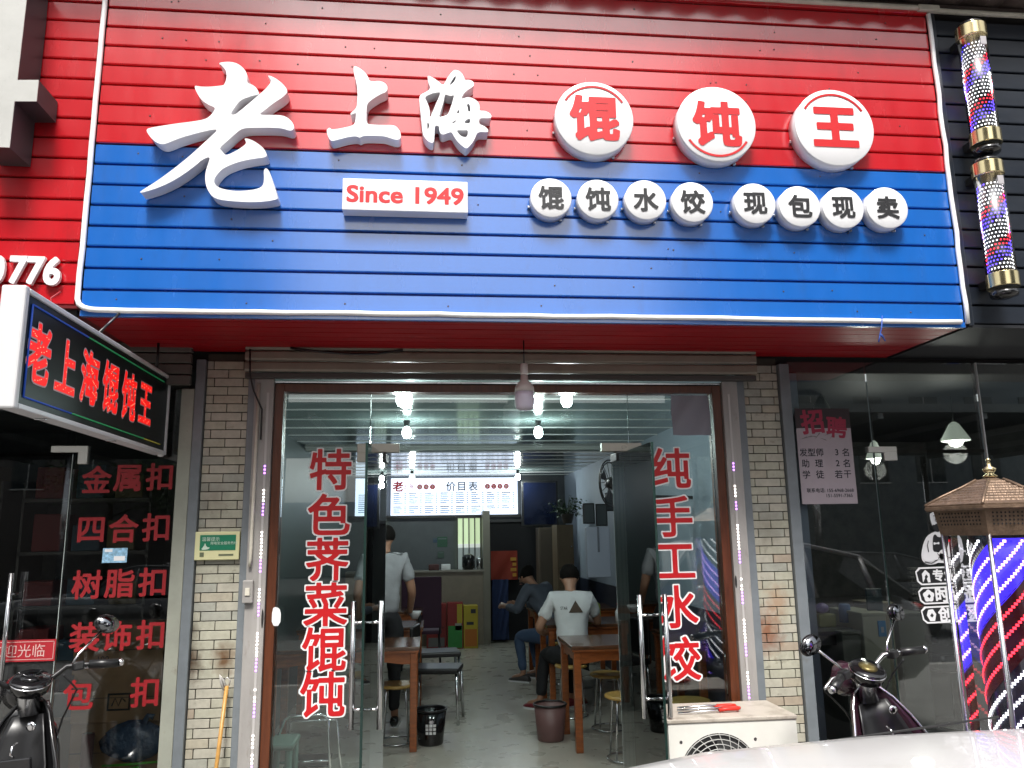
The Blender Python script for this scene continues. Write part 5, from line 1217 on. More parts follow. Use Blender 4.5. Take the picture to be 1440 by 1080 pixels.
# barber decals
DEC = mat('decal_white', (.66, .66, .68), .45); DECK = mat('decal_black', (.01, .01, .012), .45)
def dq(px, py): return Q(px, py, -.008)
x, z = dq(1308, 795)
t = thing('barber_decal', 'white decal of a bearded barber with crossed arms on the right shop window', 'decal', (x, -.008, z))
def dp(name, pts, m, lay, n=1): part(name, MB().prism(chaikin([dq(a, b) for a, b in pts], n), -.0078-.0012*lay, -.0072-.0012*lay+.0004), m, t)
def D(l): return [(1280+a/4.694, 690+b/4.694) for a, b in l]
dp('torso', D([(150,275),(195,262),(250,275),(300,282),(335,305),(350,370),(352,440),(330,490),(280,498),(200,470),(140,492),(95,480),(75,450),(75,405),(88,345),(110,300)]), DEC, 0)
dp('head', D([(128,150),(140,118),(165,112),(195,120),(210,160),(205,215),(190,250),(165,262),(148,235),(135,200)]), DEC, 0)
dp('hair_shape', D([(125,150),(130,118),(160,106),(205,112),(222,160),(215,200),(200,170),(178,140),(150,138),(136,150)]), DECK, 1)
dp('beard', D([(146,222),(160,228),(170,216),(190,226),(208,205),(210,240),(190,275),(165,270),(150,250)]), DECK, 1)
dp('apron', D([(150,300),(165,285),(185,310),(215,300),(235,290),(262,300),(250,350),(240,390),(205,385),(180,420),(150,400),(148,350)]), DECK, 1)
dp('bow_tie', D([(152,338),(172,346),(190,336),(192,356),(172,350),(154,360)]), DEC, 2)
dp('forearm', D([(78,420),(120,400),(180,405),(250,430),(255,455),(190,450),(130,470),(90,465)]), DEC, 2, 2)
dp('forearm', D([(185,425),(215,380),(270,385),(345,440),(345,470),(300,490),(240,470),(195,452)]), DEC, 2, 2)
for l in ([(178,412),(190,432),(184,450)], [(120,405),(112,360),(118,330)], [(200,455),(260,440),(330,452)], [(262,470),(300,430),(318,380)], [(95,470),(140,478),(180,455)], [(150,165),(158,168)], [(180,160),(192,163)], [(166,180),(162,200),(172,204)]):
    pp = [dq(*q) for q in D(l)]; part('ink_line', MB().tube([(a, -.0115, b) for a, b in pp], .0022, 4), DECK, t)
def rrect(px0, py0, px1, py1, skew=0):
    c = 5; return [(px0+c, py0), (px1, py0-1), (px1+3, py1-1), (px0+c+3, py1+1), (px0+3, py1-c), (px0, py0+c)]
for k, (py0, py1, txt, icon) in enumerate(((798, 823, '专业发型设计', 0), (826, 850, '时尚造型', 1), (853, 877, '创意烫染', 2))):
    px0 = 1287+k*4
    t2 = thing('service_decal', ('white outlined window decal reading 专业发型设计 below the barber figure', 'white outlined window decal reading 时尚造型', 'white outlined window decal reading 创意烫染, lowest of the three')[k], 'decal', (dq(px0, py1)[0], -.008, dq(px0, py1)[1]), 'three service decals under the barber figure')
    o = [dq(*p) for p in ((px0, py0+6), (px0+5, py0), (1412, py0-5), (1415, py1-5), (px0+9, py1), (px0+3, py1-5))]
    inn = [dq(*p) for p in ((px0+2, py0+7), (px0+7, py0+2.2), (1410, py0-2.8), (1412.5, py1-7.2), (px0+10, py1-2.2), (px0+5, py1-6))]
    part('outline', MB().prism(o, -.0085, -.0072, [inn]), DEC, t2); part('dark_field', MB().prism(inn, -.0078, -.0072), DECK, t2)
    cx, cz_ = dq(px0+15, (py0+py1)/2)
    if icon == 0: pts = [(cx-.022, cz_-.035), (cx-.024, cz_+.015), (cx, cz_+.038), (cx+.024, cz_+.015), (cx+.026, cz_-.035), (cx+.01, cz_-.036), (cx, cz_-.0)]
    elif icon == 1: pts = [(cx+.034*math.cos(a)*(1+.12*math.sin(5*a)), cz_+.034*math.sin(a)*(1+.12*math.sin(5*a))) for a in [i*PI/10 for i in range(20)]]
    else: pts = [(cx-.03, cz_), (cx-.018, cz_+.03), (cx+.012, cz_+.034), (cx+.03, cz_+.005), (cx+.018, cz_-.034), (cx-.012, cz_-.034)]
    part('icon', MB().prism(pts, -.0088, -.0079), DEC, t2)
    part('icon_detail', MB().prism([(cx-.010, cz_-.004), (cx+.003, cz_+.012), (cx+.013, cz_-.002), (cx+.003, cz_-.014)], -.0094, -.0089), DECK, t2)
    x, z = dq(px0+25, (py0+py1)/2-1.5)
    w_ = .072 if k == 0 else .092
    v_, _ = raw_text(txt)
    x += (v_[:, 0].max()-v_[:, 0].min())*w_/2
    part('lettering', letters(txt, .035, 44, flatplace(x, z, -.0088, w_, .0), 0), DEC, t2)
# reception desk, chair, boxes in the barber shop
CRM = mat('cream_desk', (.42, .43, .34), .4, var=.05); GRD = mat('grey_desk', (.14, .15, .13), .5)
def blk(name, label, cat, px0, px1, pyt, Y, d, m, extra=None, z0=-.005):
    a = Q(px0, pyt, Y); b = Q(px1, pyt, Y)
    t = thing(name, label, cat, ((a[0]+b[0])/2, Y, z0)); part('body', MB().box((a[0], Y, z0), (b[0], Y+d, a[1]), .008), m, t)
    part('top', MB().box((a[0]-.01, Y-.012, a[1]), (b[0]+.01, Y+d, a[1]+.022), .004), m, t)
    return t, a, b
t, a, b = blk('reception_desk', 'cream reception desk with a blue payment card behind the right shop glass', 'desk', 1212, 1246, 866, 1.35, .5, CRM)
t2, a2, b2 = blk('desk_cabinet', 'low grey cabinet left of the cream reception desk', 'cabinet', 1184, 1211, 892, 1.4, .5, GRD)
blk('desk_cabinet', 'taller beige cabinet behind the cream reception desk', 'cabinet', 1226, 1254, 851, 1.9, .3, mat('beige_cab', (.30, .27, .2), .5))
blk('desk_cabinet', 'wide grey cabinet to the right of the cream reception desk', 'cabinet', 1262, 1300, 866, 1.9, .5, GRD)
x0, z1 = Q(1234, 873, 1.34); x1, z0 = Q(1247, 895, 1.34)
part('payment_card', MB().box((x0, 1.336, z0), (x1, 1.345, z1), .002), mat('card_blue', (.02, .25, .55), .4), t)
part('card_centre', MB().box((x0+.02, 1.334, z0+.03), (x1-.02, 1.336, z1-.045)), mat('card_grey', (.45, .47, .5), .5), t)
x, z = Q(1230, 850, 1.5)
t = thing('card_stand', 'small slanted dark display stand on the reception desk', 'stand', (x, 1.5, z)); part('panel', MB().box((x-.06, 1.5, z-.08), (x+.07, 1.52, z+.12), .006), mat('dim_teal', (.06, .09, .10), .4), t); part('foot', MB().box((x-.05, 1.48, z-.09), (x+.05, 1.56, z-.08)), BLACKP, t)
for i, (px, py, w_, h_, c, lab) in enumerate(((1160, 872, .14, .10, (.25, .25, .10), 'yellowish box on the shelf behind the right shop glass'), (1156, 855, .10, .08, (.22, .16, .40), 'violet ball-like toy on the yellowish box'), (1188, 862, .09, .14, (.03, .12, .30), 'blue drink can on the dim shelf by the reception desk'))):
    x, z = Q(px, py, 1.6); mb = MB(); mb.ball((x, 1.6, z), (w_/2, w_/2, h_/2)) if i == 1 else (mb.box((x-w_/2, 1.55, z-h_/2), (x+w_/2, 1.65, z+h_/2), .01) if i == 0 else mb.lathe([(w_/2, -h_/2), (w_/2, h_/2-.01), (w_/2-.01, h_/2)], (x, 1.6, z), 16))
    single(('paper_box', 'round_toy', 'drink_can')[i], mb, mat('desk_item_%d' % i, c, .5), lab, ('box', 'toy', 'can')[i])
x, z = Q(1170, 882, 1.6)
t = thing('low_shelf', 'dim low shelf behind the right shop glass left of the desk', 'shelf', (x, 1.6, 0)); part('top_board', MB().box((x-.25, 1.5, z-.02), (x+.25, 1.8, z)), GRD, t); part('drawer_front', MB().box((x-.2, 1.495, z-.12), (x+.1, 1.499, z-.05)), BLACKP, t); part('side', MB().box((x-.25, 1.5, 0), (x-.23, 1.8, z-.02)), GRD, t); part('side', MB().box((x+.2, 1.5, 0), (x+.22, 1.8, z-.02)), GRD, t)
# leafy plant behind the glass
t = thing('potted_plant', 'dark leafy plant behind the glass at the left of the barber shop', 'plant', (2.75, 2.2, 0)); rn = random.Random(8); mb = MB()
for k in range(260):
    c = Vector((2.75+rn.gauss(0, .16), 2.2+rn.gauss(0, .12), 1.25+rn.gauss(0, .17))); d = Vector((rn.uniform(-1, 1), rn.uniform(-1, 1), rn.uniform(-1, 1))).normalized()*.05; n_ = d.cross(Vector((.3, 1, .2))).normalized()*.018
    mb.add([c, c+d*.5+n_, c+d, c+d*.5-n_], [(0, 1, 2, 3)])
part('foliage', mb, mat('dark_leaf', (0, 0, 0)), t, kind='stuff'); part('trunk', MB().tube([(2.75, 2.2, .3), (2.75, 2.2, 1.2)], .02, 8), KR, t); part('pot', MB().lathe([(.12, 0), (.16, .3), (.14, .3), (.13, .25)], (2.75, 2.2, 0), 20), mat('dark_pot', (0, 0, 0)), t)
# barber chair with ribbed back
x, z = Q(1318, 900, 2.2); M_ = mat('ribbed_grey', (.10, .095, .09), .6)
t = thing('salon_chair', 'dark salon chair with a ribbed grey back behind the decals', 'chair', (x, 2.3, 0))
for i in range(14): part('back_rib', MB().box((x-.18, 2.2, .78+i*.036), (x+.22, 2.25, .78+i*.036+.028), .006), M_, t)
part('seat', MB().box((x-.28, 1.75, .45), (x+.28, 2.25, .60), .04), BLACKP, t); part('base', MB().lathe([(.25, .0), (.25, .02), (.05, .04), (.04, .45)], (x, 2.0, 0), 20), STEEL, t)
for s_ in (-1, 1): part('armrest', MB().box((x+s_*.27-.03, 1.8, .68), (x+s_*.27+.03, 2.2, .74), .02), BLACKP, t)

# ================================================================== BARBER POLES
def led_mat(name, c, e): return mat(name, c, .5, emit=c, estr=e)
LW, LB, LR = led_mat('pole_white_led', (1, 1, 1), 3.0), led_mat('pole_blue_led', (.10, .06, 1), 5.0), led_mat('pole_red_led', (1, .03, .05), 3.5)
CLR = glass_mat('clear_acrylic', (.90, .90, .93), 1.5, .06, boost=2.2)
def wall_pole(px0, py0, px1, py1, label):
    xa, za = Q(px0, py0, YS-.16); xb, zb = Q(px1, py1, YS-.16); x = (xa+xb)/2; r = .073; y = YS-.12
    z1, z0 = za, zb; H = z1-z0
    t = thing('wall_barber_pole', label, 'barber pole', (x, y, z0), 'two lit barber poles on the black board')
    part('bottom_cap', MB().lathe([(r*.5, -.0), (r*.97, -.0), (r*.97, -.0005), (r+.005, 0), (r+.006, .002), (r+.006, .004), (r+.006, .074), (r+.006, .075), (r+.005, .0755), (r, .08)], (x, y, z0), 32), GOLD, t)
    part('top_cap', MB().lathe([(r, H-.08), (r+.005, H-.076), (r+.006, H-.075), (r+.006, H-.073), (r+.006, H-.006), (r+.006, H-.005), (r*.98, H-.002), (r*.9, H)], (x, y, z0), 32), GOLD, t)
    part('end_knob', MB().lathe([(.02, -.06), (r*.9, -.045), (r*.97, -.021)], (x, y, z0), 24), BLACKG, t)
    part('end_knob', MB().lathe([(r*.9, H+.001), (r*.85, H+.02), (.02, H+.03)], (x, y, z0), 24), BLACKG, t)
    part('core', MB().lathe([(r*.8, .08), (r*.8, H-.08)], (x, y, z0), 28), BLACKP, t)
    mbs = [MB(), MB(), MB()]; nr = int((H-.2)/.0215); na = 21; rr = r*.8+.0015
    for j in range(nr):
        for k in range(na):
            a = 2*PI*(k+.5*(j % 2))/na; zz = z0+.10+j*.0215; ph = (j/nr*2.2-a/(2*PI)) % 1.0
            c = 0 if ph < .50 else (1 if ph < .80 else 2)
            q = Vector((math.cos(a), math.sin(a), 0)); tq = Vector((-math.sin(a), math.cos(a), 0)); c0 = Vector((x, y, zz))+q*rr; s_ = .0036
            mbs[c].add([c0-tq*s_-Vector((0, 0, s_)), c0+tq*s_-Vector((0, 0, s_)), c0+tq*s_+Vector((0, 0, s_)), c0-tq*s_+Vector((0, 0, s_)), c0+q*.003], [(0, 1, 4), (1, 2, 4), (2, 3, 4), (3, 0, 4)])
    for mb, m, nm in zip(mbs, (LW, LB, LR), ('white_diodes', 'blue_diodes', 'red_diodes')): part(nm, mb, m, t, kind='stuff')
    o = part('clear_tube', MB().lathe([(r, .082), (r, H-.082)], (x, y, z0), 36), CLR, t)
    part('label_plate', MB().box((x-.006, y-r-.002, z1-.15), (x+.028, y-r+.004, z1-.10), .002), mat('grey_plate', (.4, .38, .4), .4), t)
    for zb_ in (z0+.03, z1-.07): part('bracket', MB().box((x-.03, y+r*.6, zb_), (x+.03, YS+.03, zb_+.04)), BLACKP, t)
wall_pole(1370, 33, 1395, 200, 'upper lit barber pole with brass caps on the black board')
wall_pole(1396, 226, 1417, 402, 'lower lit barber pole with brass caps on the black board')
# big standing pole
bx, by = 2.262, -1.60
bp_ = thing('standing_barber_pole', 'large standing barber pole lamp with an aged bronze hexagonal roof at the right edge', 'barber pole', (bx, by, -.12))
def hexr(r, z, a0=R(2), n=6): return [(bx+r*math.cos(a0+k*2*PI/n), by+r*math.sin(a0+k*2*PI/n), z) for k in range(n)]
A0 = R(-135)
zr = 1.655
roof = MB().rings([hexr(.256, zr+.03, A0), hexr(.258, zr+.042, A0), hexr(.19, zr+.075, A0), hexr(.115, zr+.108, A0), hexr(.055, zr+.138, A0), hexr(.018, zr+.15, A0)], True, False)
part('roof', roof, BRONZE, bp_)
mb = MB()
for k in range(6):
    a = A0+k*PI/3
    mb.tube([(bx+q*math.cos(a), by+q*math.sin(a), z) for q, z in ((.260, zr+.041), (.19, zr+.078), (.115, zr+.111), (.055, zr+.141))], .006, 6)
part('roof_ridges', mb, BRONZE, bp_)
mb = MB()
for k in range(6):     # overlapping shingle lips
    a0, a1 = A0+k*PI/3, A0+(k+1)*PI/3
    for j in range(1, 9):
        f = j/9; q = .256*(1-f)+.045*f; z = zr+.043+(.098)*(f**1.0)
        p0 = Vector((bx+q*math.cos(a0), by+q*math.sin(a0), z)); p1 = Vector((bx+q*math.cos(a1), by+q*math.sin(a1), z))
        ns = 12
        for i in range(ns):
            a_, b_ = p0.lerp(p1, (i+.08)/ns), p0.lerp(p1, (i+.92)/ns); out = ((a_+b_)/2-Vector((bx, by, z))).normalized()
            dz = Vector((0, 0, -.006)); o_ = out*.006
            mb.add([a_+o_+dz, b_+o_+dz, b_+Vector((0, 0, .004)), a_+Vector((0, 0, .004))], [(0, 1, 2, 3)])
part('shingle_relief', mb, BRONZE, bp_, kind='stuff')
part('finial', MB().lathe([(.022, zr+.15), (.03, zr+.155), (.014, zr+.165), (.024, zr+.178), (.026, zr+.186), (.010, zr+.196), (.006, zr+.215), (.010, zr+.222), (.003, zr+.23)], (bx, by, 0), 18), GOLD, bp_)
fb = MB().rings([hexr(.212, zr-.078, A0), hexr(.232, zr+.028, A0)], True, False); part('fascia_box', fb, BRONZE, bp_)
part('fascia_lip', MB().rings([hexr(.255, zr+.018, A0), hexr(.262, zr+.024, A0), hexr(.262, zr+.034, A0), hexr(.255, zr+.036, A0)], False, False), BRONZE, bp_)
mb = MB()
for k in range(6):
    a0, a1 = A0+k*PI/3, A0+(k+1)*PI/3
    for j in range(4):
        for i in range(13):
            u = .12+.76*i/12; q = .2215+.0026*j+.0014; z = zr-.035+j*.014
            p0 = Vector((bx+q*math.cos(a0), by+q*math.sin(a0), z)); p1 = Vector((bx+q*math.cos(a1), by+q*math.sin(a1), z)); c = p0.lerp(p1, u); tq = (p1-p0).normalized()*.0042
            mb.add([c-tq, c+Vector((0, 0, -.0045)), c+tq, c+Vector((0, 0, .0045))], [(0, 1, 2, 3)])
part('pierced_holes', mb, DARKGAP, bp_, kind='stuff')
for k in range(6):
    a = A0+k*PI/3; part('corner_rod', MB().tube([(bx+.203*math.cos(a), by+.203*math.sin(a), z) for z in (zr-.07, .12)], .009, 10), STEEL, bp_)
part('core_cylinder', MB().lathe([(.1055, .14), (.1055, zr-.079)], (bx+.0, by, 0), 48), mat('pole_core', (.02, .02, .05), .25, coat=.4), bp_)
part('base', MB().lathe([(.30, -.12), (.30, -.05), (.27, 0), (.27, .1), (.20, .14)], (bx, by, 0), 6), BRONZE, bp_)
BLF = mat('pole_blue_field', (.03, .02, .5), .4, emit=(.05, .025, 1), estr=1.1)
strips = {0: MB(), 1: MB(), 2: MB()}; field = MB(); redf = MB(); rc = .1095; pitch = .74
def hel(u, off): # height -> angle
    return R(-190)+off+(u/pitch)*2*PI
for band in range(3):
    base = band*2*PI/3
    for s_ in range(3):
        off = base+s_*.62
        N = 125
        for i in range(N):
            u = i/N*(zr-.26); a = hel(u, off); z = zr-.085-u*1.0
            z = .17+u
            ang = hel(u, off)
            q = Vector((math.cos(ang), math.sin(ang), 0)); tq = Vector((-q.y, q.x, 0)); c0 = Vector((bx, by, z))+q*rc; e = .0060
            strips[band].add([c0-tq*e-Vector((0, 0, e*.8)), c0+tq*e-Vector((0, 0, e*.8)), c0+tq*e+Vector((0, 0, e*.8)), c0-tq*e+Vector((0, 0, e*.8)), c0+q*.003], [(0, 1, 4), (1, 2, 4), (2, 3, 4), (3, 0, 4)])
    if band:
        N = 60; V, F = [], []
        for i in range(N+1):
            u = i/N*(zr-.26); z = .17+u
            for w_ in range(9):
                ang = hel(u, base-.45+w_*.27); V.append((bx+(rc-.0014)*math.cos(ang), by+(rc-.0014)*math.sin(ang), z))
        for i in range(N):
            for w_ in range(8): a = i*9+w_; F.append((a, a+1, a+10, a+9))
        (field if band == 1 else redf).add(V, F, True)
part('blue_band', field, BLF, bp_); part('red_band', redf, mat('pole_red_field', (.03, .006, .012), .4, emit=(1, .02, .03), estr=.02), bp_)
part('white_led_strips', strips[0], LW, bp_, kind='stuff'); part('blue_led_strips', strips[1], led_mat('pole_pinkish_led', (.9, .5, .9), 3), bp_, kind='stuff'); part('red_led_strips', strips[2], LR, bp_, kind='stuff')
part('acrylic_hood', MB().rings([hexr(.185, .15, A0), hexr(.185, zr-.079, A0)], False, False), CLR, bp_)

# ================================================================== AIR CONDITIONER
xl, zt = Q(940, 1030, -.55); xr, _ = Q(1121, 1030, -.55); zt = .545-.12+.10
_, zt = Q(1030, 1015, -.55)
t = thing('air_conditioner', 'white outdoor air conditioner unit standing before the right fixed pane', 'air conditioner', ((xl+xr)/2, -.4, -.12))
ACW = mat('ac_white', (.66, .65, .60), .4, var=.05, dirt=(.35, .33, .28), dscale=5, dcut=.62, damt=.4)
AY0, AY1 = -.55, -.20; fcx, fcz = xl+(xr-xl)*.38, zt-.255; fr_ = .205
sq = [(xl, zt-.54), (xr, zt-.54), (xr, zt), (xl, zt)]
hole = [(fcx+fr_*math.cos(a*PI/24), fcz+fr_*math.sin(a*PI/24)) for a in range(48)]
part('front_panel', MB().prism(sq, AY0, AY0+.015, [hole]), ACW, t)
part('casing', MB().box((xl+.003, AY0+.016, zt-.54), (xr-.003, AY1, zt-.003), .006), mat('ac_inner', (.05, .05, .05), .6), t)
part('side_panel', MB().box((xr-.006, AY0+.016, zt-.54), (xr+.001, AY1+.01, zt-.001), .002), ACW, t)
part('side_panel', MB().box((xl-.001, AY0+.016, zt-.54), (xl+.004, AY1+.01, zt-.001), .002), ACW, t)
part('top_lid', MB().box((xl-.006, AY0-.006, zt), (xr+.006, AY1+.015, zt+.022), .006), mat('ac_lid', (.40, .36, .31), .5, var=.1, dirt=(.2, .17, .13), dscale=7, dcut=.5), t)
mb = MB()
for k in range(1, 10): rr = fr_*k/9.3; mb.tube([(fcx+rr*math.cos(a*PI/20), AY0-.012+.012*(k/9.3)**2, fcz+rr*math.sin(a*PI/20)) for a in range(41)], .0022, 5, False)
for k in range(24):
    a = k*PI/12; mb.tube([(fcx+fr_*f*math.cos(a+f*.5), AY0-.012+.012*f*f, fcz+fr_*f*math.sin(a+f*.5)) for f in (.12, .4, .7, 1.0)], .0022, 5, False)
part('fan_grille', mb, mat('grille_wire', (.42, .42, .40), .4), t)
for k in range(3):
    a = k*2*PI/3; part('fan_blade', MB().prism([(fcx+.03*math.cos(a), fcz+.03*math.sin(a)), (fcx+.17*math.cos(a-.5), fcz+.17*math.sin(a-.5)), (fcx+.18*math.cos(a+.1), fcz+.18*math.sin(a+.1)), (fcx+.14*math.cos(a+.5), fcz+.14*math.sin(a+.5))], AY0+.006, AY0+.010), BLACKP, t)
for sx, sz in ((-1, 1), (1, 1), (-1, -1), (1, -1)): part('grille_screw', MB().lathe([(.008, 0), (.008, -.002)], (fcx+sx*.19, AY0-.001, fcz+sz*.17), 10, 'y'), STEEL, t)
for xx in (xl+.08, xr-.12): part('foot', MB().box((xx, AY0-.02, -.12), (xx+.05, AY1+.02, zt-.54), .003), BLACKP, t)
part('side_vents', MB().box((xl-.003, AY0+.06, zt-.4), (xl-.001, AY1-.05, zt-.1)), BLACKP, t)
# tongs on the AC
tx, tz = xl+.08, zt+.03
for k, (dy, lab) in enumerate(((-.46, 'front pair of steel tongs with red grips on the air conditioner'), (-.40, 'rear pair of steel tongs with red grips on the air conditioner'))):
    t = thing('steel_tongs', lab, 'tongs', (tx, dy, tz), 'two pairs of red-handled tongs')
    part('arm', MB().tube([(tx+.02*k, dy, tz), (tx+.18, dy+.012, tz+.004), (tx+.25, dy+.012, tz+.006)], .005, 6), CHROME, t)
    part('arm', MB().tube([(tx+.02*k, dy+.012, tz+.012), (tx+.18, dy+.03, tz+.014), (tx+.25, dy+.02, tz+.012)], .005, 6), CHROME, t)
    part('grip', MB().tube([(tx+.22, dy+.012, tz+.006), (tx+.26, dy+.010, tz+.010), (tx+.32, dy+.014, tz+.008), (tx+.335, dy+.03, tz+.008), (tx+.32, dy+.045, tz+.008), (tx+.24, dy+.04, tz+.008)], .009, 8), mat('red_rubber', (.6, .02, .01), .45), t)

# ================================================================== SCOOTERS
def scooter(label, loc, rz, lean, paint, steer=0.0, group='parked scooters'):
    """rear wheel at y=-.62, front wheel at y=+.62, heads towards +Y"""
    t = thing('scooter', label, 'scooter', (0, 0, 0), group)
    for yy, nm in ((-.60, 'rear_wheel'), (.66, 'front_wheel')):
        w_ = part(nm, MB().lathe([(.19, -.05), (.22, -.03), (.232, 0), (.22, .03), (.19, .05), (.14, .045), (.14, -.045), (.19, -.05)], (0, yy, .232), 36, 'x'), RUBBER, t)
        part('rim', MB().lathe([(.138, -.03), (.12, -.035), (.04, -.04), (.03, -.05), (.03, .05), (.04, .04), (.12, .035), (.138, .03)], (0, yy, .232), 24, 'x'), STEEL, w_)
    def sec(y, z, w_, h, n=14, p=2.6):
        r = []
        for k in range(n):
            a = 2*PI*k/n; c, s_ = math.cos(a), math.sin(a)
            r.append((w_*math.copysign(abs(c)**(2/p), c), y, z+h*math.copysign(abs(s_)**(2/p), s_)))
        return r
    part('rear_body', MB().rings([sec(-.86, .62, .05, .05), sec(-.80, .60, .11, .10), sec(-.6, .56, .15, .15), sec(-.35, .52, .15, .17), sec(-.15, .46, .13, .17), sec(-.10, .42, .10, .14)]), paint, t)
    part('seat', MB().rings([sec(-.78, .72, .08, .03), sec(-.70, .74, .12, .05), sec(-.45, .745, .14, .05), (sec(-.2, .73, .12, .045)), sec(-.08, .72, .07, .03)]), BLACKP, t)
    part('floorboard', MB().box((-.14, -.16, .26), (.14, .34, .30), .02), BLACKP, t)
    part('rear_fender', MB().rings([sec(-.9, .42, .06, .02), sec(-.75, .50, .07, .03), sec(-.55, .50, .06, .03)]), BLACKP, t)
    part('tail_light', MB().rings([sec(-.90, .62, .04, .02), sec(-.86, .62, .07, .035)]), mat('tail_red', (.35, .01, .01), .25), t)
    # leg shield: a curved shell, glossy rim around a black inner pocket
    def shield(y, z, w_, curve, th=.03):
        f, b = [], []
        for k in range(13):
            u = -1+k/6; f.append((w_*u, y-curve*u*u*1.0, z)); b.append((w_*u*.97, y-curve*u*u+th, z))
        return f+b[::-1]
    prof = [(.36, .30, .17, .04), (.35, .40, .215, .06), (.38, .55, .225, .08), (.42, .70, .20, .08), (.45, .82, .15, .07), (.47, .90, .11, .05), (.48, .95, .07, .03)]
    part('leg_shield', MB().rings([shield(*q) for q in prof]), paint, t)
    part('inner_panel', MB().rings([[(x_*.70, y_-.018-.0*z_, z_) for x_, y_, z_ in shield(q[0], q[1], q[2], q[3]*.6, .012)] for q in prof[1:6]]), BLACKP, t)
    part('shield_rim', MB().tube([(-prof[0][2]*1.0, prof[0][0]-.045, .30)]+[(-q[2]*1.01, q[0]-q[3], q[1]) for q in prof]+[(0, .475, .985)]+[(q[2]*1.01, q[0]-q[3], q[1]) for q in reversed(prof)]+[(prof[0][2], prof[0][0]-.045, .30)], .006, 8), CHROME if paint is PLUM else BLACKG, t)
    part('front_apron', MB().rings([sec(.44, .40, .12, .06), sec(.47, .62, .12, .16), sec(.5, .74, .10, .12), sec(.54, .80, .06, .06)]), paint, t)
    part('front_fender', MB().rings([sec(.36, .36, .05, .02), sec(.5, .48, .07, .03), sec(.66, .50, .075, .03), sec(.84, .42, .06, .02)]), paint, t)
    for s_ in (-1, 1): part('fork', MB().tube([(s_*.07, .64, .24), (s_*.06, .5, .62), (s_*.04, .47, .8)], .016, 8), STEEL, t)
    # handlebar group, turned about the steering axis
    SM = Matrix.Translation((0, .44, 0)) @ Matrix.Rotation(steer, 4, 'Z') @ Matrix.Translation((0, -.44, 0))
    H = []
    part('steering_column', MB().lathe([(.045, .90), (.05, 1.0), (.07, 1.03)], (0, .45, 0), 20).xf(SM), STEEL, t)
    dsh = part('dashboard', MB().lathe([(.055, -.05), (.078, -.03), (.085, 0), (.085, .018), (.072, .028), (.02, .03)], (0, .0, 0), 30).xf(SM @ Matrix.Translation((0, .42, 1.04)) @ Matrix.Rotation(R(28), 4, 'X')), BLACKG, t)
    part('dial_ring', MB().tube([(.084*math.cos(a*PI/16), .084*math.sin(a*PI/16), .012) for a in range(33)], .0035, 6, False).xf(SM @ Matrix.Translation((0, .42, 1.04)) @ Matrix.Rotation(R(28), 4, 'X')), CHROME, dsh)
    part('dial_face', MB().lathe([(.045, .0305), (.012, .033)], (0, 0, 0), 24).xf(SM @ Matrix.Translation((0, .42, 1.04)) @ Matrix.Rotation(R(28), 4, 'X')), mat('dial_gold', (.20, .16, .06), .3, metal=.5) if paint is PLUM else BLACKG, dsh)
    hl_ = part('headlight', MB().rings([sec(.48, 1.0, .05, .05, p=2), sec(.52, 1.0, .075, .075, p=2), sec(.575, 1.0, .085, .085, p=2)]).xf(SM), paint, t); part('lens', MB().rings([sec(.576, 1.0, .08, .08, p=2), sec(.60, .99, .05, .05, p=2)]).xf(SM), mat('lamp_glass', (.5, .5, .5), .1), hl_)
    for s_ in (-1, 1):
        hb = part('handlebar', MB().tube([(s_*.04, .44, 1.02), (s_*.10, .44, 1.05), (s_*.15, .42, 1.085), (s_*.22, .39, 1.08), (s_*.34, .345, 1.065)], .012, 10).xf(SM), CHROME if s_ > 0 and paint is PLUM else BLACKP, t)
        part('grip', MB().tube([(s_*.235, .385, 1.078), (s_*.35, .341, 1.063)], .020, 12).xf(SM), BLACKP, hb)
        part('bar_end', MB().lathe([(.018, 0), (.019, .018), (.010, .026)], (0, 0, 0), 12).xf(SM @ Matrix.Translation((s_*.35, .341, 1.063)) @ Matrix.Rotation(s_*R(90), 4, 'Y')), CHROME, hb)
        part('brake_lever', MB().tube([(s_*.19, .41, 1.075), (s_*.22, .45, 1.065), (s_*.32, .415, 1.05)], .007, 6).xf(SM), STEEL, hb)
        part('switch_block', MB().box((s_*.19-.025, .375, 1.06), (s_*.19+.025, .42, 1.10), .008).xf(SM), BLACKP, hb)
        ms = part('mirror_stem', MB().tube([(s_*.17, .41, 1.09), (s_*.20, .42, 1.13), (s_*.30, .42, 1.22)], .0055, 8).xf(SM), CHROME, t)
        MM = SM @ Matrix.Translation((s_*.335, .42, 1.25)) @ Matrix.Rotation(R(8)*s_, 4, 'Z') @ Matrix.Rotation(s_*R(20), 4, 'Y')
        part('mirror_shell', MB().ball((0, .012, 0), (.062, .022, .045), 20, 12).xf(MM), BLACKG, ms)
        part('mirror_glass', MB().lathe([(.001, .012), (.8, .012), (.8, .0105)], (0, 0, 0), 24, 'y').xf(MM @ Matrix.Diagonal((.066, 1, .048, 1))), mat('mirror_face', (.22, .23, .25), .08, metal=1), ms)
    for s_ in (-1, 1):
        part('brake_cable', MB().tube([(s_*.20, .40, 1.06), (s_*.19, .50, .98), (s_*.10, .52, .86), (s_*.05, .50, .70)], .0045, 6), BLACKP, t)
    part('hook', MB().tube([(0, .36, .80), (0, .33, .79), (0, .32, .76), (0, .34, .745)], .005, 6), CHROME, t)
    part('lock_plate', MB().lathe([(.022, 0), (.022, .006), (.008, .008)], (.06, .372, .86), 16, 'y'), CHROME, t)
    part('glove_lid', MB().box((-.09, .325, .60), (.09, .340, .74), .006), BLACKG, t)
    part('side_stand', MB().tube([(-.12, -.05, .26), (-.2, -.0, .02)], .012, 8), STEEL, t)
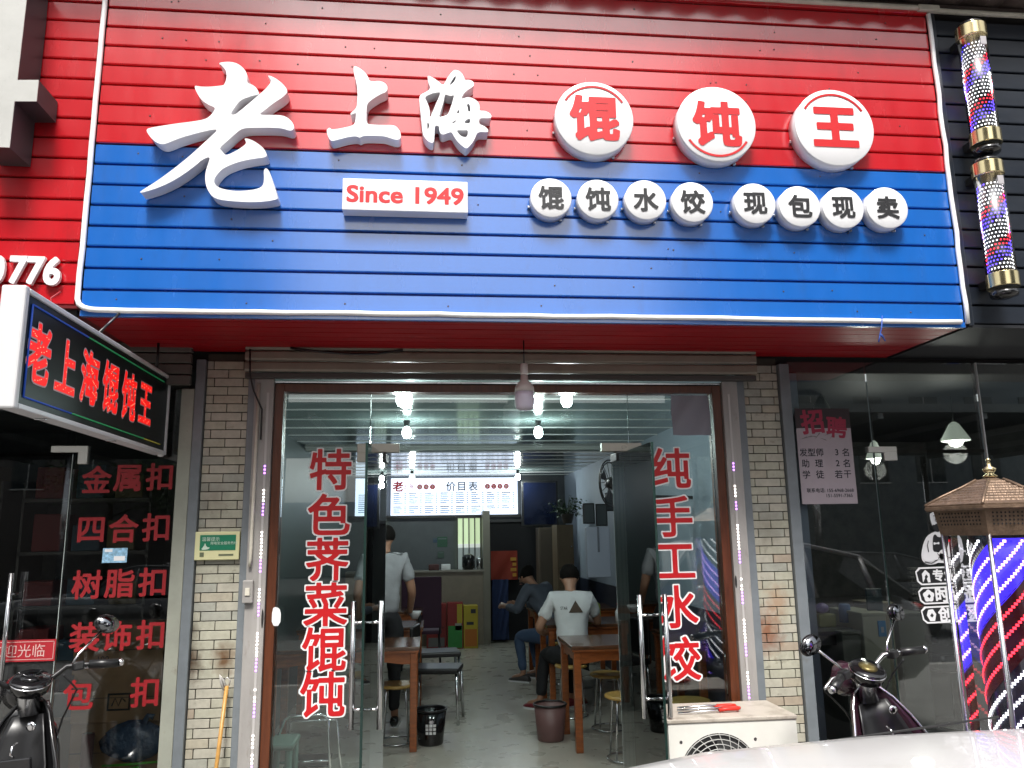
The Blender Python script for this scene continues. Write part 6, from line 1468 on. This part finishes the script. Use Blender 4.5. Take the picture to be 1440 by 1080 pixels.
    t.location = loc; t.rotation_euler = (0, lean, rz)
    return t
scooter('dark plum scooter with a round dial parked before the right shop window', (2.33, -1.16, -.10), R(4), R(-10), PLUM, R(20))
scooter('black scooter cut by the left edge of the photo', (-1.80, -1.02, -.06), R(-14), R(-7), BLACKG, R(52))

# ================================================================== WHITE CAR
def car(label, loc, rz, paint, seed=0, detail=True, group=None, van=False, dark=False):
    """nose towards -X, centred across Y; length 4.4, width 1.76"""
    t = thing('parked_car', label, 'car', (0, 0, 0), group)
    WD = .88
    # side profile of the body shell (x, z of shoulder), half widths
    st = [(-2.20, .42, .66, .60), (-2.12, .30, .86, .72), (-1.95, .24, .945, .80), (-1.5, .22, 1.0, .85), (-1.0, .22, 1.02, .87), (-.55, .22, 1.02, .88), (0, .22, 1.0, .88), (.8, .22, 1.0, .88), (1.6, .22, 1.0, .87), (2.0, .26, .98, .84), (2.14, .34, .92, .78), (2.20, .5, .7, .72)]
    rings = []
    for x_, zb, zt_, w_ in st:
        h = zt_-zb; r = []
        for u, v in ((0, 0), (.55, 0), (.88, .02), (.985, .12), (1.0, .35), (1.0, .6), (.985, .78), (.95, .885), (.88, .94), (.75, .97), (.5, .99), (.25, 1.0), (0, 1.005)): r.append((x_, w_*u, zb+h*v))
        r = r+[(a, -b, c) for a, b, c in reversed(r[1:-1])]; rings.append(r)
    part('body', MB().rings(rings), paint, t)
    gz = 1.46 if not van else 1.8
    xs = [(-.36, 1.0, .78), (.02, gz-.06, .66), (.35, gz, .64), (1.1, gz-.02, .62), (1.65, gz-.14, .60), (2.02, 1.0, .72)]
    def gr_(x_, z_, w_, base=.98): return [(x_, -w_-.08*(z_-base)/(gz-base)*0, z_), (x_, w_, z_)]
    G1 = []
    top = [(x_, z_, w_) for x_, z_, w_ in xs]
    V = []; F = []
    for x_, z_, w_ in top:
        xb = x_ if z_ < 1.1 else x_; V += [(x_, w_, z_), (x_, -w_, z_)]
    n0 = len(V)
    for x_, z_, w_ in top: V += [(x_, .80, .985), (x_, -.80, .985)]
    for i in range(len(top)-1):
        a, b = 2*i, 2*i+2; F += [(a, b, b+1, a+1), (a, n0+a, n0+b, b), (a+1, b+1, n0+b+1, n0+a+1)]
    glassm = mat('car_glass', (.012, .015, .016), .05, coat=.5)
    part('windows', MB().add(V, F, False), glassm, t)
    V2 = []; F2 = []
    for x_, z_, w_ in top[1:5]: V2 += [(x_, w_*.97, z_+.012), (x_, -w_*.97, z_+.012)]
    for i in range(3): F2.append((2*i, 2*i+2, 2*i+3, 2*i+1))
    part('roof', MB().add(V2, F2, True), paint, t)
    mb = MB()
    for s_ in (-1, 1):
        for x_, z_, w_ in top[1:5]: mb.tube([(x_, s_*(w_+.002), z_), (x_+.02, s_*.805, .985)], .022, 6)
        mb.tube([(xs[0][0], s_*.79, 1.0), (xs[1][0], s_*.665, gz-.06), (xs[2][0], s_*.645, gz), (xs[3][0], s_*.625, gz-.02), (xs[4][0], s_*.605, gz-.14), (xs[5][0], s_*.73, 1.0)], .022, 6)
    part('pillars', mb, paint, t)
    for wx in (-1.38, 1.32):
        for s_ in (-1, 1):
            part('wheel_arch', MB().lathe([(.37, 0), (.37, .004), (.34, .006)], (wx, s_*.885 if s_ < 0 else .879, .33), 28, 'y'), BLACKP, t)
            w_ = part('wheel', MB().lathe([(.28, .02), (.315, .03), (.325, .10), (.315, .19), (.28, .20)], (wx, s_*.9+(.22 if s_ > 0 else .0)-.0, .325), 32, 'y'), RUBBER, t)
            part('rim', MB().lathe([(.22, -.005), (.20, .012), (.05, .0), (.03, -.008)], (wx, s_*.9, .325), 20, 'y'), STEEL, w_)
    for s_ in (-1, 1):
        part('headlight', MB().ball((-2.02, s_*.62, .68), (.16, .19, .08), 16, 10), mat('lamp_glass', (0, 0, 0)), t)
        part('tail_light', MB().ball((2.12, s_*.66, .82), (.08, .13, .09), 14, 8), mat('tail_red', (0, 0, 0)), t)
        mr = part('wing_mirror', MB().ball((.02, s_*.96, 1.06), (.07, .10, .065), 14, 8), paint, t)
        part('door_line', MB().box((.28, s_*.8755-.001, .32), (.286, s_*.8755+.008*s_, .96)), BLACKP, t)
        part('door_handle', MB().box((.08, s_*.875, .84), (.22, s_*.9, .865), .005), paint, t)
    part('grille', MB().box((-2.205, -.42, .46), (-2.16, .42, .60), .01), BLACKP, t)
    part('hood_seam', MB().tube([(-.6, -.77, 1.008), (-1.2, -.76, .958), (-1.9, -.66, .836), (-2.02, -.3, .83), (-2.02, .3, .83), (-1.9, .66, .836), (-1.2, .76, .958), (-.6, .77, 1.008)], .0035, 5), mat('seam_dark', (.02, .02, .02), .5), t)
    part('number_plate', MB().box((-2.225, -.22, .36), (-2.20, .22, .46), .004), mat('plate_blue', (.02, .06, .3), .4), t)
    t.location = loc; t.rotation_euler = (0, 0, rz)
    return t
CARW = mat('white_car_paint', (.52, .51, .505), .35, coat=.6, rvar=.05, dirt=(.40, .38, .35), dscale=6, dcut=.55, damt=.35)
car('white parked car whose bonnet fills the bottom right of the photo', (2.27, -3.06, .05), R(0), CARW)

# ================================================================== ACROSS THE STREET (seen only as reflections)
def building(name, label, x0, x1, y0, d, h, wallm, floors, bays):
    t = thing(name, label, 'building', ((x0+x1)/2, y0, -.26), 'buildings across the street')
    part('wall', MB().box((x0, y0-d, -.26), (x1, y0, h)), wallm, t)
    fh = (h-3.2)/max(1, floors-1); bw = (x1-x0)/bays; cache = {}
    for f in range(1, floors):
        for b in range(bays):
            xa = x0+bw*(b+.25); za = 3.2+fh*(f-1)+fh*.28
            if 'w' not in cache: cache['w'] = mk_mesh('window', MB().box((0, 0, 0), (bw*.5, .04, fh*.5)), mat('far_window', (.02, .03, .035), .1)); cache['f'] = mk_mesh('window_frame', MB().box((-.05, 0, -.06), (bw*.5+.05, .07, 0)).box((bw*.25-.02, .041, 0), (bw*.25+.02, .06, fh*.5)), mat('far_frame', (.5, .5, .48), .5))
            for k_, nm in (('w', 'window'), ('f', 'window_frame')):
                o = bpy.data.objects.new(nm, cache[k_]); COL.objects.link(o); o.parent = t; o.location = (xa-(x0+x1)/2, 0.001, za+.26)
    part('parapet', MB().box((x0-.1, y0-d, h), (x1+.1, y0+.12, h+.3)), mat('far_parapet', (.3, .29, .27), .7), t)
    return t
WA, WB, WC = mat('far_wall_a', (.10, .09, .085), .8, var=.1), mat('far_wall_b', (.36, .36, .34), .8, var=.1), mat('far_wall_c', (.10, .12, .13), .8, var=.1)
building('apartment_block', 'dark apartment block across the street to the left', -42, -8.5, -34, 10, 28, WA, 9, 12)
building('apartment_block', 'tall grey apartment block across the street to the right', 15, 46, -34, 10, 27, WC, 9, 10)
building('low_shop_row', 'low shop row across the street straight opposite', -10.3, 2.5, -38, 8, 3.2, WB, 1, 4)
building('low_shop_row', 'second low shop row across the street, slightly taller', 4.0, 16.5, -38, 8, 3.9, WB, 1, 4)
mk = thing('market_canopy', 'large flat market canopy over the parking area across the street', 'canopy', (0, -18, -.26))
part('roof_sheet', MB().box((-40, -27, 4.72), (45, -15.2, 4.95)), mat('canopy_dark', (.11, .125, .125), .6, var=.2), mk)
for i in range(28): part('roof_beam', MB().box((-39+i*3, -26.9, 4.56), (-38.85+i*3, -15.3, 4.719)), mat('canopy_beam', (.3, .32, .32), .5), mk)
for i in range(9):
    for yy in (-26, -16.2): part('column', MB().lathe([(.11, -.26), (.11, 4.56)], (-38+i*9.7, yy, 0), 12), STEEL, mk)
DK = mat('dark_car_paint', (.02, .022, .025), .15, coat=1); SV = mat('silver_car_paint', (.35, .36, .37), .25, metal=.4, coat=1)
gc = 'cars parked across the street'
car('dark car parked across the street, left of the photographer', (-5.2, -10.5, -.262), R(4), DK, group=gc)
car('silver car parked across the street behind the photographer', (1.4, -10.8, -.262), R(-3), SV, group=gc)
car('dark car parked across the street to the right', (7.6, -10.4, -.262), R(2), DK, group=gc)
car('white car parked across the street at the far right', (13.5, -11.0, -.262), R(2), CARW, group=gc)
def tree(label, x, y, h, seed):
    rn = random.Random(seed); t = thing('street_tree', label, 'tree', (x, y, -.26), 'street trees across the road')
    mb = MB().tube([(x, y, -.26), (x+.1, y, h*.35), (x+.05, y+.1, h*.62)], .16, 10, r2=.07)
    mb.v = mb.v; tips = []
    for k in range(11):
        a = rn.uniform(0, 2*PI); l = rn.uniform(.8, 1.9); z0 = h*rn.uniform(.4, .62); p1 = (x+l*math.cos(a), y+l*math.sin(a), z0+rn.uniform(.4, 1.5)); tips.append(p1)
        mb.tube([(x+.07, y+.05, z0), ((x+p1[0])/2, (y+p1[1])/2, (z0+p1[2])/2+.15), p1], .05, 6, r2=.015)
    part('trunk', mb, mat('bark', (.06, .045, .03), .9, var=.3), t)
    mb = MB()
    for k in range(2600):
        c = Vector(rn.choice(tips))+Vector((rn.gauss(0, .5), rn.gauss(0, .5), rn.gauss(0, .42))); d = Vector((rn.uniform(-1, 1), rn.uniform(-1, 1), rn.uniform(-.7, .7))).normalized()*rn.uniform(.10, .18); n_ = d.cross(Vector((rn.uniform(-1, 1), rn.uniform(-1, 1), 1))).normalized()*.05
        mb.add([c, c+d*.5+n_, c+d, c+d*.5-n_], [(0, 1, 2, 3)])
    part('crown', mb, mat('tree_leaf', (.045, .09, .025), .5, var=.4, vscale=3), t)
tree('leafy street tree across the road on the left', -9.5, -30, 6.0, 1)
tree('second leafy street tree across the road on the left', -13.5, -31, 6.4, 2)
tree('leafy street tree across the road on the right', 13.5, -30, 6.2, 3)
